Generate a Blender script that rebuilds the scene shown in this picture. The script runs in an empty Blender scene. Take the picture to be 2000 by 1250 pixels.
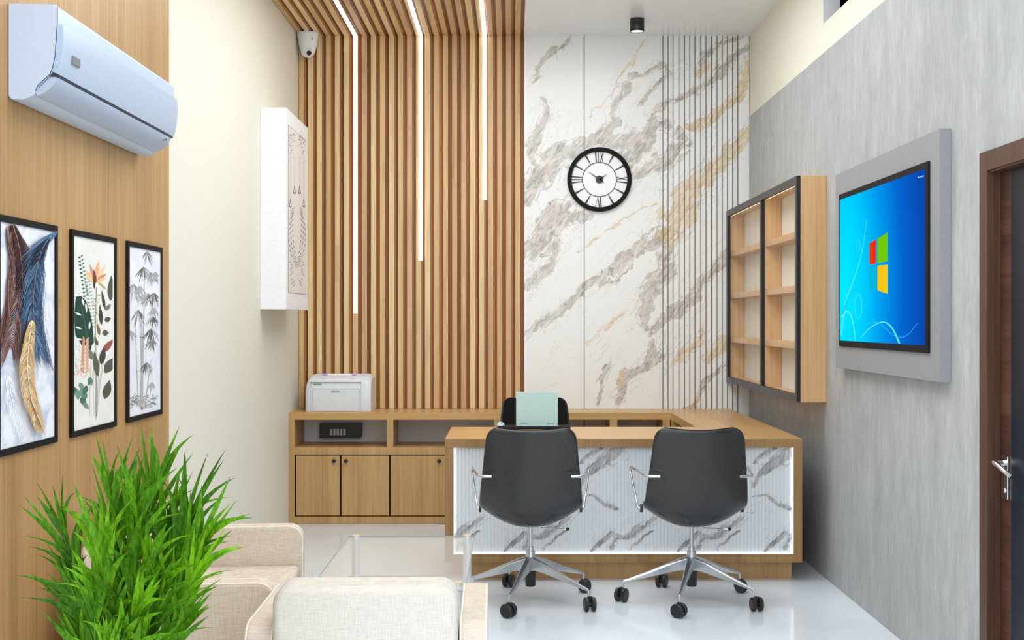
import bpy, math, random
from mathutils import Vector, Matrix
random.seed(7)
C = bpy.context.scene.collection
S = bpy.context.scene

# ------------------------------------------------------------------ camera, world, exposure, area lights
U, D, H = 0.0036, 8.64, 1.373          # metres per photo pixel at the back wall, its distance, eye height
cam = bpy.data.objects.new('camera', bpy.data.cameras.new('camera')); C.objects.link(cam)
cam.location = (0, 0, H); cam.rotation_euler = (math.pi/2, 0, 0)
cam.data.lens = 43.2; cam.data.sensor_width = 36; cam.data.clip_start = 0.05
S.camera = cam
S.view_settings.view_transform = 'Standard'; S.view_settings.look = 'None'
S.view_settings.gamma = 1; S.view_settings.use_curve_mapping = False
S.view_settings.exposure = 0.60
w = bpy.data.worlds.new('world'); S.world = w; w.use_nodes = True
w.node_tree.nodes['Background'].inputs[0].default_value = (0.91, 0.96, 1.0, 1)
w.node_tree.nodes['Background'].inputs[1].default_value = 1.5
def area(x, y, z, sx, sy, power, col=(0.93, 0.975, 1.0), rot=(0, 0, 0)):
    l = bpy.data.lights.new('ceiling_light', 'AREA'); l.shape = 'RECTANGLE'; l.size = sx; l.size_y = sy
    l.energy = power; l.color = col
    o = bpy.data.objects.new('ceiling_light', l); o.location = (x, y, z); o.rotation_euler = rot; C.objects.link(o)
    return o
CEIL = 3.371
area(0.15, 3.6, CEIL-0.02, 1.8, 1.6, 22)
area(0.1, 6.3, CEIL-0.02, 1.9, 2.5, 42)

# ------------------------------------------------------------------ colour / node helpers
def lin(r, g, b):
    f = lambda c: (c/255/12.92) if c/255 <= 0.04045 else ((c/255+0.055)/1.055)**2.4
    return (f(r), f(g), f(b), 1)
class NT:
    def __init__(s, name):
        s.m = bpy.data.materials.new(name); s.m.use_nodes = True
        s.t = s.m.node_tree; s.b = s.t.nodes['Principled BSDF']; s.o = s.t.nodes['Material Output']
    def n(s, typ, **kw):
        nd = s.t.nodes.new(typ)
        for k, v in kw.items(): setattr(nd, k, v)
        return nd
    def put(s, sock, v):
        if isinstance(v, bpy.types.NodeSocket): s.t.links.new(v, sock)
        elif v is not None: sock.default_value = v
    def math(s, op, a, b=None, c=None, clamp=False):
        nd = s.n('ShaderNodeMath', operation=op, use_clamp=clamp)
        s.put(nd.inputs[0], a); s.put(nd.inputs[1], b)
        if c is not None: s.put(nd.inputs[2], c)
        return nd.outputs[0]
    def vec(s, op, a, b=None, scale=None):
        nd = s.n('ShaderNodeVectorMath', operation=op)
        s.put(nd.inputs[0], a)
        if b is not None: s.put(nd.inputs[1], b)
        if scale is not None: s.put(nd.inputs['Scale'], scale)
        return nd.outputs['Value'] if op in ('DOT_PRODUCT', 'LENGTH') else nd.outputs[0]
    def noise(s, v, scale, detail=4, rough=0.55, dist=0, color=False):
        nd = s.n('ShaderNodeTexNoise'); s.put(nd.inputs['Vector'], v)
        nd.inputs['Scale'].default_value = scale; nd.inputs['Detail'].default_value = detail
        nd.inputs['Roughness'].default_value = rough; nd.inputs['Distortion'].default_value = dist
        return nd.outputs['Color' if color else 'Fac']
    def coord(s, scale=(1, 1, 1), rot=(0, 0, 0)):
        tc = s.n('ShaderNodeTexCoord'); mp = s.n('ShaderNodeMapping')
        s.t.links.new(tc.outputs['Object'], mp.inputs['Vector'])
        mp.inputs['Scale'].default_value = scale; mp.inputs['Rotation'].default_value = rot
        return mp.outputs[0]
    def ramp(s, fac, stops):
        nd = s.n('ShaderNodeValToRGB'); s.put(nd.inputs[0], fac); e = nd.color_ramp.elements
        while len(e) < len(stops): e.new(0.5)
        for i, (p, c) in enumerate(stops):
            e[i].position = p; e[i].color = c
        return nd.outputs[0]
    def mix(s, f, a, b, mode='MIX'):
        nd = s.n('ShaderNodeMix', data_type='RGBA', blend_type=mode)
        s.put(nd.inputs[0], f); s.put(nd.inputs[6], a); s.put(nd.inputs[7], b)
        return nd.outputs[2]
    def bump(s, h, strength, dist=0.002):
        nd = s.n('ShaderNodeBump'); s.put(nd.inputs['Height'], h)
        nd.inputs['Strength'].default_value = strength; nd.inputs['Distance'].default_value = dist
        s.t.links.new(nd.outputs[0], s.b.inputs['Normal'])
    def fin(s, col=None, rough=0.5, metal=0, spec=0.5):
        s.put(s.b.inputs['Base Color'], col); s.put(s.b.inputs['Roughness'], rough)
        s.b.inputs['Metallic'].default_value = metal; s.b.inputs['Specular IOR Level'].default_value = spec
        return s.m

def plain(name, rgb, rough=0.5, metal=0, spec=0.5, var=0.04, nscale=40):
    t = NT(name); f = t.noise(t.coord(), nscale, 2)
    a = lin(*[max(0, c*(1-var)) for c in rgb]); b = lin(*[min(255, c*(1+var)) for c in rgb])
    return t.fin(t.ramp(f, [(0.3, a), (0.7, b)]), rough, metal, spec)
def emit(name, rgb, strength):
    t = NT(name); e = t.n('ShaderNodeEmission'); e.inputs[0].default_value = lin(*rgb); e.inputs[1].default_value = strength
    t.t.links.new(e.outputs[0], t.o.inputs[0]); return t.m
def oak(name, c1, c2, c3, axis='Z', rough=0.45, fine=90, broad=9, spec=0.4):
    t = NT(name); k = {'X': 0, 'Y': 1, 'Z': 2}[axis]
    s1 = [fine]*3; s1[k] = fine*0.022; s2 = [broad]*3; s2[k] = broad*0.04
    f1 = t.noise(t.coord(tuple(s1)), 1, 5, 0.65); f2 = t.noise(t.coord(tuple(s2)), 1, 4, 0.5, 0.4)
    f = t.math('ADD', t.math('MULTIPLY', f1, 0.5), t.math('MULTIPLY', f2, 0.5))
    col = t.ramp(f, [(0.36, lin(*c1)), (0.5, lin(*c2)), (0.64, lin(*c3))])
    return t.fin(col, rough, 0, spec)
def fabric(name, c, dark):
    t = NT(name); v = t.coord()
    a = t.noise(t.coord((25, 25, 420)), 1, 3, 0.6); b = t.noise(t.coord((420, 420, 25)), 1, 3, 0.6)
    f = t.math('MULTIPLY', t.math('ADD', a, b), 0.5)
    t.bump(f, 0.5, 0.002)
    m = t.fin(t.ramp(f, [(0.36, lin(*dark)), (0.62, lin(*c))]), 0.9, 0, 0.15)
    return m

M = {}
M['cream'] = plain('cream_wall_paint', (231, 227, 213), 0.75, spec=0.2, var=0.006)
M['ceiling'] = plain('white_gloss_ceiling', (240, 245, 250), 0.22, spec=0.35, var=0.004)
M['white'] = plain('white_lacquer', (238, 240, 243), 0.4, var=0.01)
M['plaster'] = plain('grey_white_plaster', (240, 239, 236), 0.8, spec=0.2, var=0.01)
M['panel_oak'] = oak('veneer_panel', (160, 122, 76), (180, 141, 92), (194, 157, 106), 'Z', 0.42, 60, 5)
M['oak_v'] = oak('oak_vertical', (172, 132, 82), (190, 152, 100), (202, 164, 112), 'Z', 0.4, 110, 10)
M['oak_x'] = oak('oak_lengthwise', (184, 142, 88), (200, 158, 102), (212, 172, 118), 'X', 0.3, 110, 10)
M['oak_y'] = oak('oak_crosswise', (184, 142, 88), (200, 158, 102), (212, 172, 118), 'Y', 0.3, 110, 10)
M['oak_shaded'] = oak('oak_desk_front_shaded', (142, 108, 66), (158, 122, 78), (172, 136, 90), 'Z', 0.45, 110, 10)  # the same oak darkened, shade of the front faces put into the colour
M['oak_pale'] = oak('oak_shelf', (196, 152, 102), (212, 170, 120), (224, 186, 138), 'Z', 0.35, 80, 8)
M['oak_pale_y'] = oak('oak_shelf_board', (196, 152, 102), (212, 170, 120), (224, 186, 138), 'Y', 0.35, 80, 8)
M['walnut'] = oak('walnut', (62, 40, 28), (84, 56, 40), (104, 72, 54), 'Z', 0.45, 90, 8)
M['walnut_y'] = oak('walnut_cross', (54, 34, 26), (78, 50, 38), (98, 66, 52), 'Y', 0.4, 60, 8)
M['navy'] = plain('navy_gloss_laminate', (22, 31, 44), 0.35, var=0.08, nscale=6, spec=0.2)
M['black'] = plain('black_satin', (20, 20, 21), 0.35, var=0.05)
M['blackmatt'] = plain('black_matt', (20, 20, 21), 0.7, var=0.05, spec=0.2)
M['void'] = plain('dark_window_glass', (2, 2, 2), 0.6, spec=0.0, var=0)
M['gap'] = plain('shadow_gap_strip', (16, 12, 10), 0.8, spec=0.1)
M['grey_panel'] = plain('grey_panel_laminate', (146, 148, 152), 0.55, var=0.02, nscale=120)
M['chrome'] = plain('polished_steel', (225, 226, 228), 0.12, 1.0, var=0.01)
M['alu'] = plain('cast_aluminium', (200, 203, 207), 0.28, 0.9, var=0.03, nscale=200)
M['post'] = plain('brushed_post', (212, 215, 219), 0.3, 0.45, var=0.03, nscale=90)
M['cork'] = plain('cork_cap', (214, 186, 150), 0.8, var=0.12, nscale=300)
M['shell'] = plain('charcoal_gloss_shell', (47, 47, 47), 0.16, var=0.03, spec=0.5)
M['pad'] = plain('black_seat_fabric', (22, 22, 22), 0.85, var=0.1, nscale=300, spec=0.15)
M['rubber'] = plain('black_nylon', (28, 29, 31), 0.4, var=0.05)
M['ac'] = plain('blue_white_plastic', (194, 211, 233), 0.35, var=0.008, spec=0.4)
M['ac2'] = plain('blue_white_panel', (178, 194, 215), 0.35, var=0.01, spec=0.4)
M['ac_seam'] = plain('dark_seam', (40, 50, 66), 0.5)
M['badge'] = plain('grey_badge', (118, 118, 120), 0.4)
M['printer'] = plain('printer_plastic', (222, 226, 232), 0.4, var=0.01)
M['seam'] = plain('pale_seam', (170, 174, 180), 0.6)
M['paper'] = plain('paper', (250, 250, 252), 0.7, var=0.002)
M['lilac'] = plain('lilac_tab', (178, 164, 224), 0.6)
M['green_tag'] = plain('green_tag', (126, 172, 112), 0.6)
M['socket'] = plain('pale_socket', (205, 208, 212), 0.5)
M['teal'] = plain('pale_aqua_lid', (184, 216, 219), 0.35, var=0.01, spec=0.4)
M['teal_hi'] = plain('aqua_edge', (205, 235, 236), 0.3)
M['inlay'] = plain('dark_metal_inlay', (96, 90, 92), 0.35, 0.4)
M['camwhite'] = plain('camera_housing_white', (238, 241, 245), 0.35, var=0.01)
M['bisque'] = plain('pale_pink_lattice', (236, 228, 222), 0.6, var=0.01)
M['fab_white'] = fabric('linen_light', (219, 213, 204), (194, 188, 180))
M['fab_beige'] = fabric('linen_beige', (226, 213, 197), (196, 182, 166))
M['fab_cream'] = fabric('linen_cream', (218, 206, 192), (194, 182, 168))
M['piping'] = plain('piping_cloth', (238, 228, 214), 0.85, spec=0.1)
M['led'] = emit('led_diffuser', (255, 255, 255), 3.5)
M['led_soft'] = emit('led_diffuser_small', (248, 251, 255), 1.1)
M['lamp'] = emit('lamp_lens', (255, 252, 244), 6)

# glass
def glass(name, tint, fac_t, rough=0.05, refl_veil=0.0):
    t = NT(name); tr = t.n('ShaderNodeBsdfTransparent'); gl = t.n('ShaderNodeBsdfGlossy'); fr = t.n('ShaderNodeFresnel'); mx = t.n('ShaderNodeMixShader')
    tr.inputs[0].default_value = tint; gl.inputs['Roughness'].default_value = rough; gl.inputs[0].default_value = (1, 1, 1, 1)
    gm = t.n('ShaderNodeNewGeometry')       # the same reflectance from both sides of the sheet
    t.t.links.new(t.math('MULTIPLY_ADD', gm.outputs['Backfacing'], 1/fac_t-fac_t, fac_t), fr.inputs[0])
    t.t.links.new(fr.outputs[0], mx.inputs[0]); t.t.links.new(tr.outputs[0], mx.inputs[1]); t.t.links.new(gl.outputs[0], mx.inputs[2])
    last = mx.outputs[0]
    if refl_veil:  # diffuse white share paints the bright reflection into the sheet
        df = t.n('ShaderNodeBsdfDiffuse'); df.inputs[0].default_value = (0.95, 0.96, 0.97, 1); m2 = t.n('ShaderNodeMixShader'); m2.inputs[0].default_value = refl_veil
        t.t.links.new(last, m2.inputs[1]); t.t.links.new(df.outputs[0], m2.inputs[2]); last = m2.outputs[0]
    t.t.links.new(last, t.o.inputs[0]); return t.m
M['glass'] = glass('table_glass', (0.95, 0.97, 0.97, 1), 1.16, 0.3, 0.08)
M['glass_rim'] = plain('glass_rim', (150, 158, 158), 0.2)
M['pane'] = glass('cabinet_glass', (0.99, 0.99, 0.99, 1), 1.03, 0.02)

# concrete
def concrete():
    t = NT('grey_concrete_wall')
    a = t.noise(t.coord((9, 9, 2.6)), 1, 6, 0.65); b = t.noise(t.coord((55, 55, 14)), 1, 5, 0.6); c = t.noise(t.coord((0.9, 0.9, 0.7)), 1, 3)
    f = t.math('ADD', t.math('MULTIPLY', a, 0.42), t.math('ADD', t.math('MULTIPLY', b, 0.3), t.math('MULTIPLY', c, 0.28)))
    return t.fin(t.ramp(f, [(0.36, lin(156, 158, 159)), (0.5, lin(172, 175, 176)), (0.64, lin(192, 194, 194))]), 0.6, 0, 0.3)
M['concrete'] = concrete()
def floor_mat():
    t = NT('polished_white_floor')
    n = t.noise(t.coord(), 330, 2); n2 = t.noise(t.coord(), 2.2, 3)
    f = t.math('ADD', t.math('MULTIPLY', n, 0.65), t.math('MULTIPLY', n2, 0.35))
    return t.fin(t.ramp(f, [(0.35, lin(208, 216, 224)), (0.62, lin(234, 240, 246))]), 0.12, 0, 0.25)
M['floor'] = floor_mat()

# slat timber: colour attribute gives each board its own tone
def slat_mat(axis):
    t = NT('slat_timber_' + axis); at = t.n('ShaderNodeAttribute', attribute_name='Col')
    k = 1 if axis == 'y' else 2
    s = [230]*3; s[k] = 2.2; f = t.noise(t.coord(tuple(s)), 1, 4, 0.6)
    s = [26]*3; s[k] = 0.9; g = t.noise(t.coord(tuple(s)), 1, 4, 0.6, 1.2)
    ff = t.math('ADD', t.math('MULTIPLY', f, 0.55), t.math('MULTIPLY', g, 0.45))
    col = t.mix(1.0, at.outputs['Color'], t.ramp(ff, [(0.34, (0.70, 0.60, 0.50, 1)), (0.5, (0.97, 0.95, 0.92, 1)), (0.64, (1.12, 1.14, 1.14, 1))]), 'MULTIPLY')
    return t.fin(col, 0.5, 0, 0.35)
M['slat_z'] = slat_mat('z'); M['slat_y'] = slat_mat('y')

# marble with veins drawn along measured lines, edges broken by noise
def marble(name, polys, warp, mod=None, base=(240, 241, 240), grey=(188, 180, 172), dark=(132, 124, 118), gold=(226, 200, 152), thin=0.55, rough=0.22):
    t = NT(name); tc = t.n('ShaderNodeTexCoord'); P = tc.outputs['Object']
    sep = t.n('ShaderNodeSeparateXYZ'); t.t.links.new(P, sep.inputs[0])
    x = sep.outputs[0]
    if mod: x = t.math('ADD', t.math('WRAP', x, mod[1], mod[0]), 0.0)
    cmb = t.n('ShaderNodeCombineXYZ'); t.put(cmb.inputs[0], x); t.t.links.new(sep.outputs[2], cmb.inputs[2])
    Q0 = cmb.outputs[0]
    if polys is None:                        # masks come from the mesh (see vein_slab)
        Q = Q0; acc = {}
        for i_, nm in enumerate(('vein_grey', 'vein_gold')):
            at = t.n('ShaderNodeAttribute', attribute_name=nm); acc[i_] = at.outputs['Fac']
    else:
        nc = t.noise(Q0, warp[0], 6, 0.68, 0.3, color=True)
        off = t.vec('SCALE', t.vec('SUBTRACT', nc, (0.5, 0.5, 0.5)), scale=warp[1])
        off = t.vec('MULTIPLY', off, (1, 0, 1))
        Q = t.vec('ADD', Q0, off)
        acc = {0: None, 1: None}
        for kind, pts in polys:
            for (x0, z0, w0), (x1, z1, w1) in zip(pts, pts[1:]):
                d = Vector((x1-x0, 0, z1-z0)); L2 = d.length_squared
                pa = t.vec('SUBTRACT', Q, (x0, 0, z0))
                h = t.math('ADD', t.vec('DOT_PRODUCT', pa, tuple(d/L2)), 0.0, clamp=True)
                ds = t.vec('LENGTH', t.vec('SUBTRACT', pa, t.vec('SCALE', tuple(d), scale=h)))
                wd = t.math('MULTIPLY_ADD', h, w1-w0, w0)
                m = t.math('SUBTRACT', 1.0, t.math('DIVIDE', ds, wd))
                acc[kind] = m if acc[kind] is None else t.math('MAXIMUM', acc[kind], m)
        if acc[1] is None: acc[1] = t.math('ADD', -5.0, 0.0)
    rv0 = t.n('ShaderNodeMapping'); t.t.links.new(Q, rv0.inputs[0]); rv0.inputs['Rotation'].default_value = (0, math.radians(52), 0)
    rv = t.n('ShaderNodeMapping'); t.t.links.new(rv0.outputs[0], rv.inputs[0]); rv.inputs['Scale'].default_value = (0.7, 1, 2.2)
    st = t.noise(rv.outputs[0], 6.5, 7, 0.62, 0.9)
    st2 = t.noise(rv.outputs[0], 15, 7, 0.68, 1.2)
    def patch(m, lo, hi):
        core = t.n('ShaderNodeMapRange', interpolation_type='SMOOTHSTEP'); t.put(core.inputs[0], m)
        core.inputs[1].default_value = 0.0; core.inputs[2].default_value = 0.22
        tex = t.n('ShaderNodeMapRange', interpolation_type='SMOOTHSTEP'); t.put(tex.inputs[0], t.math('MULTIPLY_ADD', m, 0.16, st))
        tex.inputs[1].default_value = lo; tex.inputs[2].default_value = hi
        return t.math('MULTIPLY', core.outputs[0], tex.outputs[0])
    pg = patch(acc[0], 0.47, 0.55); po = patch(acc[1], 0.44, 0.56)
    def edge(m, wv):
        return t.math('SUBTRACT', 1.0, t.math('DIVIDE', t.math('ABSOLUTE', t.math('SUBTRACT', m, 0.07)), wv), clamp=True)
    eg = t.math('MULTIPLY', edge(acc[0], 0.07), t.math('GREATER_THAN', st2, 0.47)); eo = t.math('MULTIPLY', edge(acc[1], 0.06), t.math('GREATER_THAN', st2, 0.47))
    tv = t.noise(rv.outputs[0], 3.1, 7, 0.6, 0.9)
    near = t.math('ADD', t.math('MULTIPLY', t.math('MAXIMUM', acc[0], acc[1]), 0.4), 1.0, clamp=True)
    tw = t.noise(rv.outputs[0], 3.4, 6, 0.6, 1.6)
    fil = t.math('MULTIPLY', t.math('SUBTRACT', 1.0, t.math('DIVIDE', t.math('ABSOLUTE', t.math('SUBTRACT', tw, 0.5)), 0.010), clamp=True), t.math('MULTIPLY', near, 0.9))
    thinv = t.math('SUBTRACT', 1.0, t.math('DIVIDE', t.math('ABSOLUTE', t.math('SUBTRACT', tv, 0.5)), 0.009), clamp=True)
    gate = t.n('ShaderNodeMapRange'); t.put(gate.inputs[0], t.noise(Q0, 2.3, 3)); gate.inputs[1].default_value = 0.47; gate.inputs[2].default_value = 0.62
    thinv = t.math('MAXIMUM', t.math('MULTIPLY', t.math('MULTIPLY', thinv, gate.outputs[0]), thin), fil)
    c = t.mix(t.math('MULTIPLY', thinv, 1.0), lin(*base), lin(*grey))
    gcol = t.ramp(st2, [(0.34, lin(*dark)), (0.47, lin(*grey)), (0.62, lin(*[min(255, v+38) for v in grey]))])
    ocol = t.ramp(st2, [(0.38, lin(*[v-28 for v in gold])), (0.5, lin(*gold)), (0.62, lin(240, 226, 200))])
    c = t.mix(t.math('MULTIPLY', pg, 0.82), c, gcol); c = t.mix(t.math('MULTIPLY', po, 0.72), c, ocol)
    c = t.mix(t.math('MULTIPLY', eg, 0.6), c, lin(*dark)); c = t.mix(t.math('MULTIPLY', eo, 0.5), c, lin(*[int(v*0.72) for v in gold]))
    return t.fin(c, rough, 0, 0.4)
def pxl(pts, k=1.0, gap=0.0):
    return [((px-1000)/k*U + gap, H-(py-625)/k*U, wd/k*U) for px, py, wd in pts]
wall_veins = [
 (0, [(1018, 380, 20), (1072, 318, 24), (1112, 296, 20), (1165, 270, 12), (1203, 242, 10), (1210, 200, 9), (1222, 165, 11)]),
 (0, [(1212, 332, 18), (1252, 290, 18), (1276, 255, 13), (1287, 228, 8), (1325, 268, 12)]),
 (0, [(1165, 285, 9), (1235, 272, 16), (1270, 300, 13)]),
 (0, [(1212, 344, 12), (1298, 318, 14), (1340, 285, 8)]),
 (0, [(1018, 505, 14), (1050, 470, 24), (1100, 415, 26), (1138, 428, 12)]),
 (0, [(1018, 565, 8), (1062, 522, 11), (1092, 468, 7)]),
 (0, [(1060, 360, 6), (1040, 300, 8), (1062, 235, 12), (1058, 190, 5)]),
 (0, [(1018, 658, 5), (1090, 606, 9), (1141, 566, 8), (1190, 531, 9), (1250, 490, 14), (1300, 460, 18)]),
 (0, [(1305, 470, 17), (1300, 522, 17), (1268, 575, 16), (1255, 622, 15), (1266, 642, 8)]),
 (0, [(1272, 650, 6), (1312, 614, 10), (1345, 588, 15), (1372, 550, 12), (1415, 505, 12), (1463, 440, 6)]),
 (0, [(1168, 785, 5), (1182, 722, 5), (1183, 712, 4)]),
 (0, [(1205, 785, 8), (1222, 735, 14), (1262, 722, 9), (1285, 690, 15), (1278, 665, 6)]),
 (0, [(1340, 810, 4), (1370, 760, 6), (1440, 700, 4)]),
 (0, [(1228, 145, 5), (1290, 126, 4), (1300, 150, 4), (1255, 205, 5)]),
 (0, [(1290, 215, 4), (1340, 185, 7), (1385, 155, 8), (1463, 90, 5)]),
 (0, [(1365, 118, 8), (1400, 92, 5), (1463, 66, 5)]),
 (0, [(1035, 150, 5), (1070, 110, 6), (1105, 92, 8), (1112, 74, 4)]),
 (0, [(1170, 560, 3), (1200, 548, 4), (1235, 520, 2)]),
 (1, [(1312, 428, 20), (1346, 372, 24), (1392, 330, 16), (1430, 292, 13), (1466, 258, 15)]),
 (1, [(1310, 452, 22), (1345, 405, 22)]),
 (1, [(1345, 250, 8), (1392, 238, 10), (1438, 180, 9), (1463, 120, 10)]),
 (1, [(1360, 140, 8), (1378, 128, 8)]),
 (1, [(1314, 702, 7), (1352, 668, 9), (1368, 640, 4)]),
 (1, [(1380, 702, 9), (1412, 670, 10), (1463, 610, 10)]),
 (1, [(1145, 670, 2), (1180, 645, 4), (1215, 610, 2)]),
 (1, [(1208, 760, 5), (1220, 718, 5)]),
 (1, [(1130, 500, 1.6), (1200, 445, 2), (1290, 400, 2)]),
 (1, [(1155, 235, 1.6), (1210, 150, 1.6), (1260, 75, 2)]),
 (1, [(1335, 800, 5), (1360, 780, 6)]),
]
M['marble'] = marble('calacatta_wall_marble', None, None)
def vein_slab(polys, x0, x1, y, z0, z1, st=0.0048):
    """front face of the marble as a fine grid that carries the drawn vein masks"""
    import numpy as np
    from mathutils import noise
    nx, nz = int((x1-x0)/st)+1, int((z1-z0)/st)+1
    X, Z = np.meshgrid(np.linspace(x0, x1, nx), np.linspace(z0, z1, nz)); X = X.ravel(); Z = Z.ravel(); n = len(X)
    W = np.empty((n, 2))
    for i in range(n):
        a, b = X[i], Z[i]
        v = noise.noise_vector((a*4.2, 3.1, b*4.2))*0.045 + noise.noise_vector((a*11, 7.7, b*11))*0.030 + noise.noise_vector((a*27, 1.3, b*27))*0.017 + noise.noise_vector((a*60, 5.3, b*60))*0.009
        W[i] = (v.x, v.z)
    QX, QZ = X+W[:, 0], Z+W[:, 1]
    acc = [np.full(n, -4.0), np.full(n, -4.0)]
    for kind, pts in polys:
        for (ax, az, wa), (bx_, bz_, wb) in zip(pts, pts[1:]):
            dx, dz = bx_-ax, bz_-az; h = np.clip(((QX-ax)*dx+(QZ-az)*dz)/(dx*dx+dz*dz), 0, 1)
            ds = np.hypot(QX-ax-h*dx, QZ-az-h*dz); acc[kind] = np.maximum(acc[kind], 1-ds/(1.15*(wa+(wb-wa)*h)))
    me = bpy.data.meshes.new('marble_slab')
    vs = np.column_stack([X, np.full(n, y), Z]); idx = np.arange(n).reshape(nz, nx)
    fs = np.column_stack([idx[:-1, :-1].ravel(), idx[:-1, 1:].ravel(), idx[1:, 1:].ravel(), idx[1:, :-1].ravel()])
    base = [(x0, y+0.04, z0), (x1, y+0.04, z0), (x1, y+0.04, z1), (x0, y+0.04, z1)]
    c = [int(idx[0, 0]), int(idx[0, -1]), int(idx[-1, -1]), int(idx[-1, 0])]
    F = fs.tolist()+[(n+3, n+2, n+1, n)]
    me.from_pydata(vs.tolist()+base, [], F)
    for nm, ar in (('vein_grey', acc[0]), ('vein_gold', acc[1])):
        at = me.attributes.new(nm, 'FLOAT', 'POINT'); at.data.foreach_set('value', np.concatenate([ar, [-4.0]*4]).astype(np.float32))
    me.materials.append(M['marble'])
    o = bpy.data.objects.new('marble_slab', me); C.objects.link(o); return o
dk = lambda pts: [(1180+a/3.907, 800+b/3.907, wd) for a, b, wd in pts]
desk_veins = []
for sh in (0, -664):
    for k, p in [(0, [(545, 1100, 4), (640, 1020, 5), (720, 955, 6), (775, 975, 5), (830, 985, 5), (930, 925, 12), (1040, 850, 9), (1140, 790, 3)]),
                 (0, [(720, 1060, 5), (760, 985, 7), (830, 985, 3)]),
                 (0, [(860, 1065, 3), (930, 1010, 3), (1035, 935, 2)]),
                 (0, [(1140, 590, 3), (1180, 520, 5), (1260, 440, 11), (1370, 350, 14), (1450, 285, 12)]),
                 (0, [(1150, 415, 3), (1235, 330, 4), (1310, 285, 6)]),
                 (0, [(1140, 670, 2), (1240, 655, 3), (1330, 725, 4), (1440, 765, 5)]),
                 (0, [(1400, 430, 3), (1330, 400, 4), (1290, 450, 3)])]:
        desk_veins.append((k, pxl(dk([(a+sh, b, wd) for a, b, wd in p]), 1.34)))
x_t0 = (1180+560/3.907-1000)/1.34*U; per = 664/3.907/1.34*U
M['marble_desk'] = marble('fluted_grey_marble', desk_veins, (17, 0.045), (x_t0, x_t0+per), (222, 226, 230), (160, 158, 158), (78, 74, 72), thin=0.5, rough=0.3)

# attribute-coloured paint (prints) and screens
def attr_mat(name, emission=0, rough=0.6):
    t = NT(name); at = t.n('ShaderNodeAttribute', attribute_name='Col')
    if emission:
        e = t.n('ShaderNodeEmission'); t.t.links.new(at.outputs['Color'], e.inputs[0]); e.inputs[1].default_value = emission
        t.t.links.new(e.outputs[0], t.o.inputs[0]); return t.m
    return t.fin(at.outputs['Color'], rough, 0, 0.25)
M['ink'] = attr_mat('print_ink'); M['pixels'] = attr_mat('screen_pixels', 0.7)
def mottled(name, a, b, scale):
    t = NT(name); f = t.noise(t.coord(), scale, 5, 0.6, 1.0)
    return t.fin(t.ramp(f, [(0.38, lin(*a)), (0.56, lin(*b))]), 0.6, 0, 0.25)
M['print_feather'] = mottled('marbled_paper', (196, 205, 222), (236, 239, 246), 9)
M['print_flower'] = mottled('ivory_paper', (232, 232, 226), (238, 238, 232), 6)
M['print_bamboo'] = mottled('rice_paper', (224, 227, 236), (238, 240, 246), 5)
def screen_mat():
    t = NT('screen_gradient'); tc = t.n('ShaderNodeTexCoord')
    v = t.vec('SUBTRACT', tc.outputs['Object'], (1.6, 5.98, 1.50))
    v = t.vec('MULTIPLY', v, (0, 1.0, 0.75))
    d = t.math('DIVIDE', t.vec('LENGTH', v), 1.15)
    c = t.ramp(d, [(0.0, lin(0, 232, 255)), (0.28, lin(0, 205, 250)), (0.55, lin(0, 150, 232)), (0.78, lin(4, 100, 205)), (1.0, lin(10, 72, 175))])
    e = t.n('ShaderNodeEmission'); t.t.links.new(c, e.inputs[0]); e.inputs[1].default_value = 0.7
    t.t.links.new(e.outputs[0], t.o.inputs[0]); return t.m
M['screen'] = screen_mat()
def leaf_mat():
    t = NT('palm_leaf'); f = t.noise(t.coord((1, 1, 0.25)), 150, 4, 0.6); g = t.noise(t.coord(), 7, 2)
    oi = t.n('ShaderNodeObjectInfo')
    ff = t.math('ADD', t.math('ADD', t.math('MULTIPLY', f, 0.5), t.math('MULTIPLY', g, 0.5)), t.math('MULTIPLY', t.math('SUBTRACT', oi.outputs['Random'], 0.5), 0.16))
    m = t.fin(t.ramp(ff, [(0.34, lin(38, 80, 4)), (0.5, lin(72, 128, 8)), (0.66, lin(116, 176, 20))]), 0.55, 0, 0.2)
    return m
M['leaf'] = leaf_mat()
M['stem'] = plain('palm_stem', (96, 140, 40), 0.5, var=0.1)
M['pot'] = plain('white_ceramic', (232, 232, 230), 0.3)
M['soil'] = plain('soil', (52, 38, 28), 0.95, var=0.3, nscale=80)

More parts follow.
